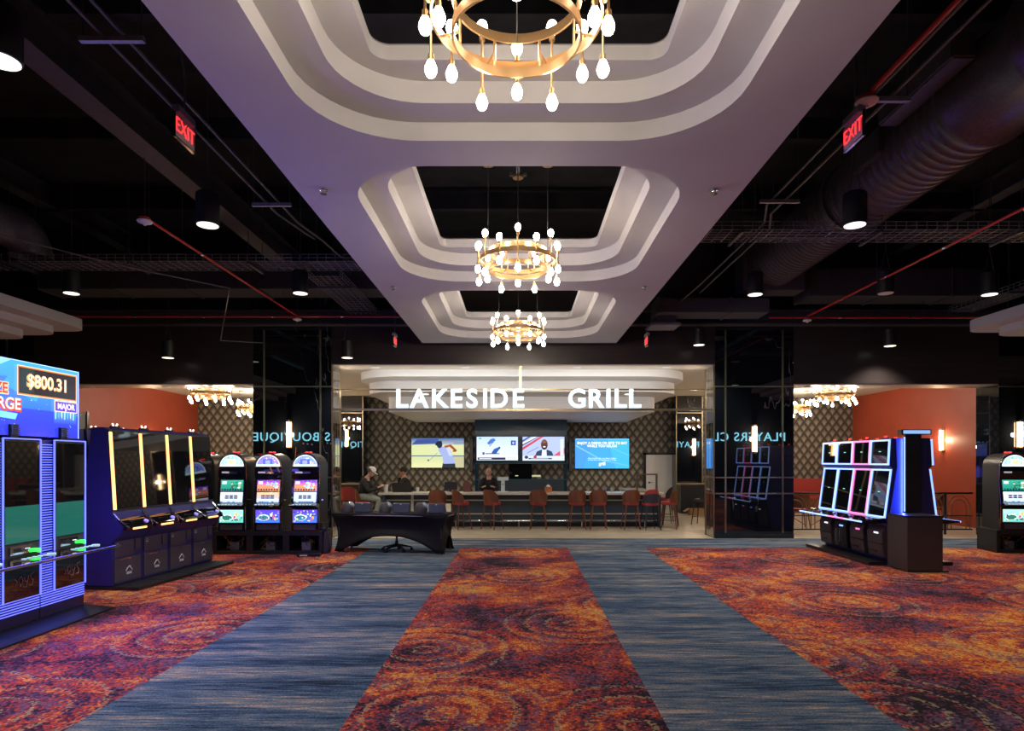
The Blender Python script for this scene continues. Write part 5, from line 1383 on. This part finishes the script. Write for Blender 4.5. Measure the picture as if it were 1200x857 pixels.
def person(label, loc, rz, head, neck, chest, pelvis, hands, elbows, knees, feet, skin, shirt, pants, hair=None, cap=None, headtilt=.35, hood=False):
    """coordinates local, facing +x"""
    t = thing('person', label, 'person', loc, rz)
    V = Vector; head, neck, chest, pelvis = map(V, (head, neck, chest, pelvis))
    HM = Matrix.Translation(head) @ Matrix.Rotation(headtilt, 4, 'Y')
    def headgeo(bm, grow=0.):
        mb = MB(); mb.bm.free(); mb.bm = bm
        mb.sphere(HM @ V((-.008,0,.02)), .098+grow, sc=(1.0,.80,1.06), u=20, v=14, M=HM.to_3x3().to_4x4())
        mb.sphere(HM @ V((.022,0,-.045)), .066+grow, sc=(1.0,.86,1.12), u=16, v=12, M=HM.to_3x3().to_4x4())
        if grow == 0:
            mb.sphere(HM @ V((.098,0,-.015)), .017, sc=(1.1,.75,1.7), M=HM.to_3x3().to_4x4())
            mb.sphere(HM @ V((.082,0,-.062)), .02, sc=(.7,1.2,.45), M=HM.to_3x3().to_4x4())
            mb.sphere(HM @ V((.086,.0,.03)), .02, sc=(.5,2.0,.5), M=HM.to_3x3().to_4x4())
            for s_ in (-1,1): mb.sphere(HM @ V((-.005,s_*.083,-.01)), .026, sc=(.7,.35,1.2), M=HM.to_3x3().to_4x4())
    chains = [[(pelvis,.13),(chest*.5+pelvis*.5,.125),(chest,.15),(neck,.052),(head+V((-.02,0,-.04)),.05)]]
    for s_, h, e, k_, ft in ((-1,V(hands[0]),V(elbows[0]),V(knees[0]),V(feet[0])),(1,V(hands[1]),V(elbows[1]),V(knees[1]),V(feet[1]))):
        sh = chest+V((0,s_*.17,.07)); 
        chains.append([(chest+V((0,0,.05)),.07),(sh,.058),(e,.042),(h,.026)])
        chains += hand_chains(h, (h-e), V((0,0,1)), V((0,-s_,.6)))
        hp = pelvis+V((0,s_*.09,-.01))
        chains.append([(pelvis,.1),(hp,.095),(k_,.062),(ft+V((0,0,.08)),.04),(ft+V((.0,0,.03)),.035),(ft+V((.14,0,.0)),.03)])
    me = skin_mesh(chains, .011, headgeo)
    add_mesh('body', me, skin, t)
    # shirt
    sc = [[(pelvis+V((0,0,.02)),.148),(chest*.5+pelvis*.5,.145),(chest,.170),(neck+V((-.01,0,-.045)),.085)]]
    for s_, h, e in ((-1,V(hands[0]),V(elbows[0])),(1,V(hands[1]),V(elbows[1]))):
        sh = chest+V((0,s_*.17,.07)); sc.append([(chest+V((0,0,.05)),.08),(sh,.078),(e,.060),(e+(h-e)*.86,.044)])
    if hood: sc.append([(neck+V((-.09,-.06,-.02)),.05),(neck+V((-.12,0,-.02)),.06),(neck+V((-.09,.06,-.02)),.05)])
    add_mesh('hoodie' if hood else 'shirt', skin_mesh(sc, .013), shirt, t)
    pc = []
    for s_, k_, ft in ((-1,V(knees[0]),V(feet[0])),(1,V(knees[1]),V(feet[1]))):
        hp = pelvis+V((0,s_*.09,-.01)); pc.append([(pelvis,.125),(hp,.112),(k_,.078),(ft+(k_-ft)*.25,.055)])
    add_mesh('trousers', skin_mesh(pc, .013), pants, t)
    shc = []
    for ft in feet:
        ft = V(ft); mb = MB(); mb.sphere(ft+V((.05,0,.035)), .05, sc=(2.6,.95,.9)); mb.build('shoe', WHITE if cap else BLACK, t)
    mb = MB(); R3 = HM.to_3x3().to_4x4()
    for s_ in (-1,1): mb.sphere(HM @ V((.083,s_*.033,.008)), .012, sc=(.6,1.2,.8), M=R3)
    mb.build('eyes', mat('dark_eye', (.02,.015,.01), .2), t)
    if hair:
        mb = MB(); mb.sphere(HM @ V((-.022,0,.038)), .103, sc=(1.0,.86,1.0), u=20, v=14, M=R3)
        mb.build('hair', hair, t)
    if cap:
        mb = MB()
        mb.lathe([(.098,.03),(.102,.055),(.098,.09),(.08,.12),(.04,.14),(.0,.145)][::1], c=HM @ V((-.012,0,0)), n=24, M=R3 @ Matrix.Diagonal((1.02,.86,1,1)))
        vis = [(.04*0+.05,-.075)]+[(.05+.12*math.cos(a), .075*math.sin(a)) for a in [(-PI/2+PI*i/10) for i in range(11)]]
        mb.prism(vis[1:], 'z', .035, .043, M=HM @ Matrix.Rotation(.12, 4, 'Y'))
        mb.sphere(HM @ V((-.012,0,.146)), .01)
        mb.build('cap', cap, t)
    return t
HOOD = noisy('black_hoodie_cloth', (.008,.008,.010), (.014,.014,.016), 30, .85)
JEANS = noisy('grey_green_denim', (.17,.19,.17), (.24,.26,.24), 40, .8)
person('person in a white cap, black hoodie and grey-green trousers seated at the bar end', (-3.93,16.25,0), 0,
  (.19,0,1.41),(.09,0,1.29),(.03,0,1.14),(-.04,0,.79),
  [(.42,-.09,1.04),(.43,.07,1.05)],[(.17,-.25,.93),(.17,.25,.93)],[(.42,-.14,.73),(.43,.13,.71)],[(.30,-.13,.24),(.42,.13,.24)],
  SKIN2, HOOD, JEANS, mat('grey_brown_hair', (.08,.06,.05), .8), mat('white_cap_cloth', (.72,.70,.67), .8), .5, True)
person('dark-haired person in black behind the laptop with hands raised to the face', (-3.2,17.6,0), PI*1.02,
  (-.02,0,1.39),(-.05,0,1.28),(-.07,0,1.12),(-.08,0,.76),
  [(.07,-.06,1.30),(.22,.1,1.05)],[(.13,-.22,1.02),(.1,.24,.95)],[(.38,-.12,.70),(.38,.12,.70)],[(.36,-.12,.26),(.36,.12,.26)],
  SKIN, HOOD, HOOD, mat('black_hair', (.01,.008,.008), .6), None, .45)
person('bald person in a black top sitting behind the bar under the left television', (-.87,18.6,0), -PI/2,
  (.04,0,1.37),(.0,0,1.25),(-.03,0,1.09),(-.05,0,.74),
  [(.32,-.15,.95),(.32,.15,.95)],[(.08,-.25,.88),(.08,.25,.88)],[(.40,-.12,.68),(.40,.12,.68)],[(.38,-.12,.24),(.38,.12,.24)],
  SKIN2, HOOD, HOOD, None, None, .1)
make_stool('dark stool behind the bar under the dark-haired person at the laptop', (-3.12,17.6,0), PI/2, DKWOOD, BLACK, None, grp='staff stools behind the bar')
make_stool('dark stool behind the bar under the bald person', (-.87,18.66,0), PI, DKWOOD, BLACK, None, grp='staff stools behind the bar')
t = thing('smartphone', 'dark smartphone held by the person in the white cap', 'phone', (-3.41,16.24,1.075), 0)
MB().box(-.035,.035,-.05,.05,-.004,.004).build('phone', BLACK, t, bevel=.002, M=Matrix.Rotation(-.6, 4, 'Y'))

# ------------------------------------------------------------------ ambient lighting of the room
# lamps above the side rooms and the grill (recessed, out of sight)
for i, (x, y, e) in enumerate(((-8,18.5,70),(8.5,18.5,75),(-2.4,16.35,70),(2.8,16.35,70))):
    z = 3.86 if abs(x) > 5 else 3.39
    t = thing('recessed_downlight', ('recessed downlight in the ceiling of the left side room','recessed downlight in the ceiling of the right side room','recessed downlight in the grill soffit at left','recessed downlight in the grill soffit at right')[i], 'downlight', (x,y,z))
    MB().lathe([(0,-.006),(.085,-.006),(.10,-.002),(.10,0),(0,0)], n=24).build('lens', LAMPW, t)
    if i < 2: light('POINT', 'downlight_glow', (0,0,-.12), e, (1,.84,.66), .1, t)
    else: light('SPOT', 'downlight_beam', (0,0,-.03), e, (1,.84,.66), .08, t, spot=math.radians(105), blend=.8)
for i, x in enumerate((-3.1,-1.9,2.2,3.3)):
    t = downlight('recessed wall washer in the low grill soffit, %s' % ('above the golf television','between the golf television and the back bar','between the back bar and the menu television','above the menu television')[i], x, 21.1, 3.01, 55)
downlight('recessed downlight in front of the back bar cabinet', .07, 19.4, 3.01, 14)

# ------------------------------------------------------------------ nest pieces under the part that carries them
NEST = {'push_button':'button_deck','green_card_reader':'ticket_panel','bill_acceptor':'ticket_panel','deck_edge':'button_deck','small_mark':'upper_door','door_lock':'lower_door','door_seam':'lower_door',
 'spin_button':'button_deck','amber_deck_light':'button_deck','deck_trim':'button_deck','deck_edge_light':'button_deck','lit_name_plate':'lower_door','end_cap':'backplate','caster':'star_base','white_badge':'body',
 'lettering':'acrylic_panel','frame':'acrylic_panel','red_fitting':'white_plate','coupling':'pipe_run','flange':'duct_body','belly_glass':'belly_frame','edge_light':'display_box','display_picture':'display_box',
 'horizontal_rail':'front_panel','toe_kick':'front_panel','cream_panel':'front_panel','back_cushion':'backrest','handle':'body','collar':'smooth_section','grille':'housing','eyes':'body','hair':'body','glowing_tube':'backplate',
 'lower_rail':'top_rail','small_lit_display':'middle_screen_box','side_lever_boss':'cabinet','flap':'box_body','white_print':'body'}
ALT = {'maker_mark':('belly_glass','lower_door'),'lens':('housing','trim_ring'),'screen':('screen_bezel','casing'),'amber_light_bar':('screen_bezel',),'upper_screen':('screen_bezel',),'lower_screen':('screen_bezel',),'light_outline':('screen_bezel',)}
stem_ = lambda o: o.name.split('.')[0]
for o in [o for o in SC.objects if o.parent is None and o.get('category')]:
    ch = list(o.children); by = {}
    for c in ch: by.setdefault(stem_(c), c)
    for c in ch:
        n = stem_(c)
        for pn in ((NEST[n],) if n in NEST else ALT.get(n, ())):
            p = by.get(pn)
            if p is not None and p is not c and stem_(p) != n and p.parent is o and p.location.length == 0 and not c.children:
                c.parent = p; break
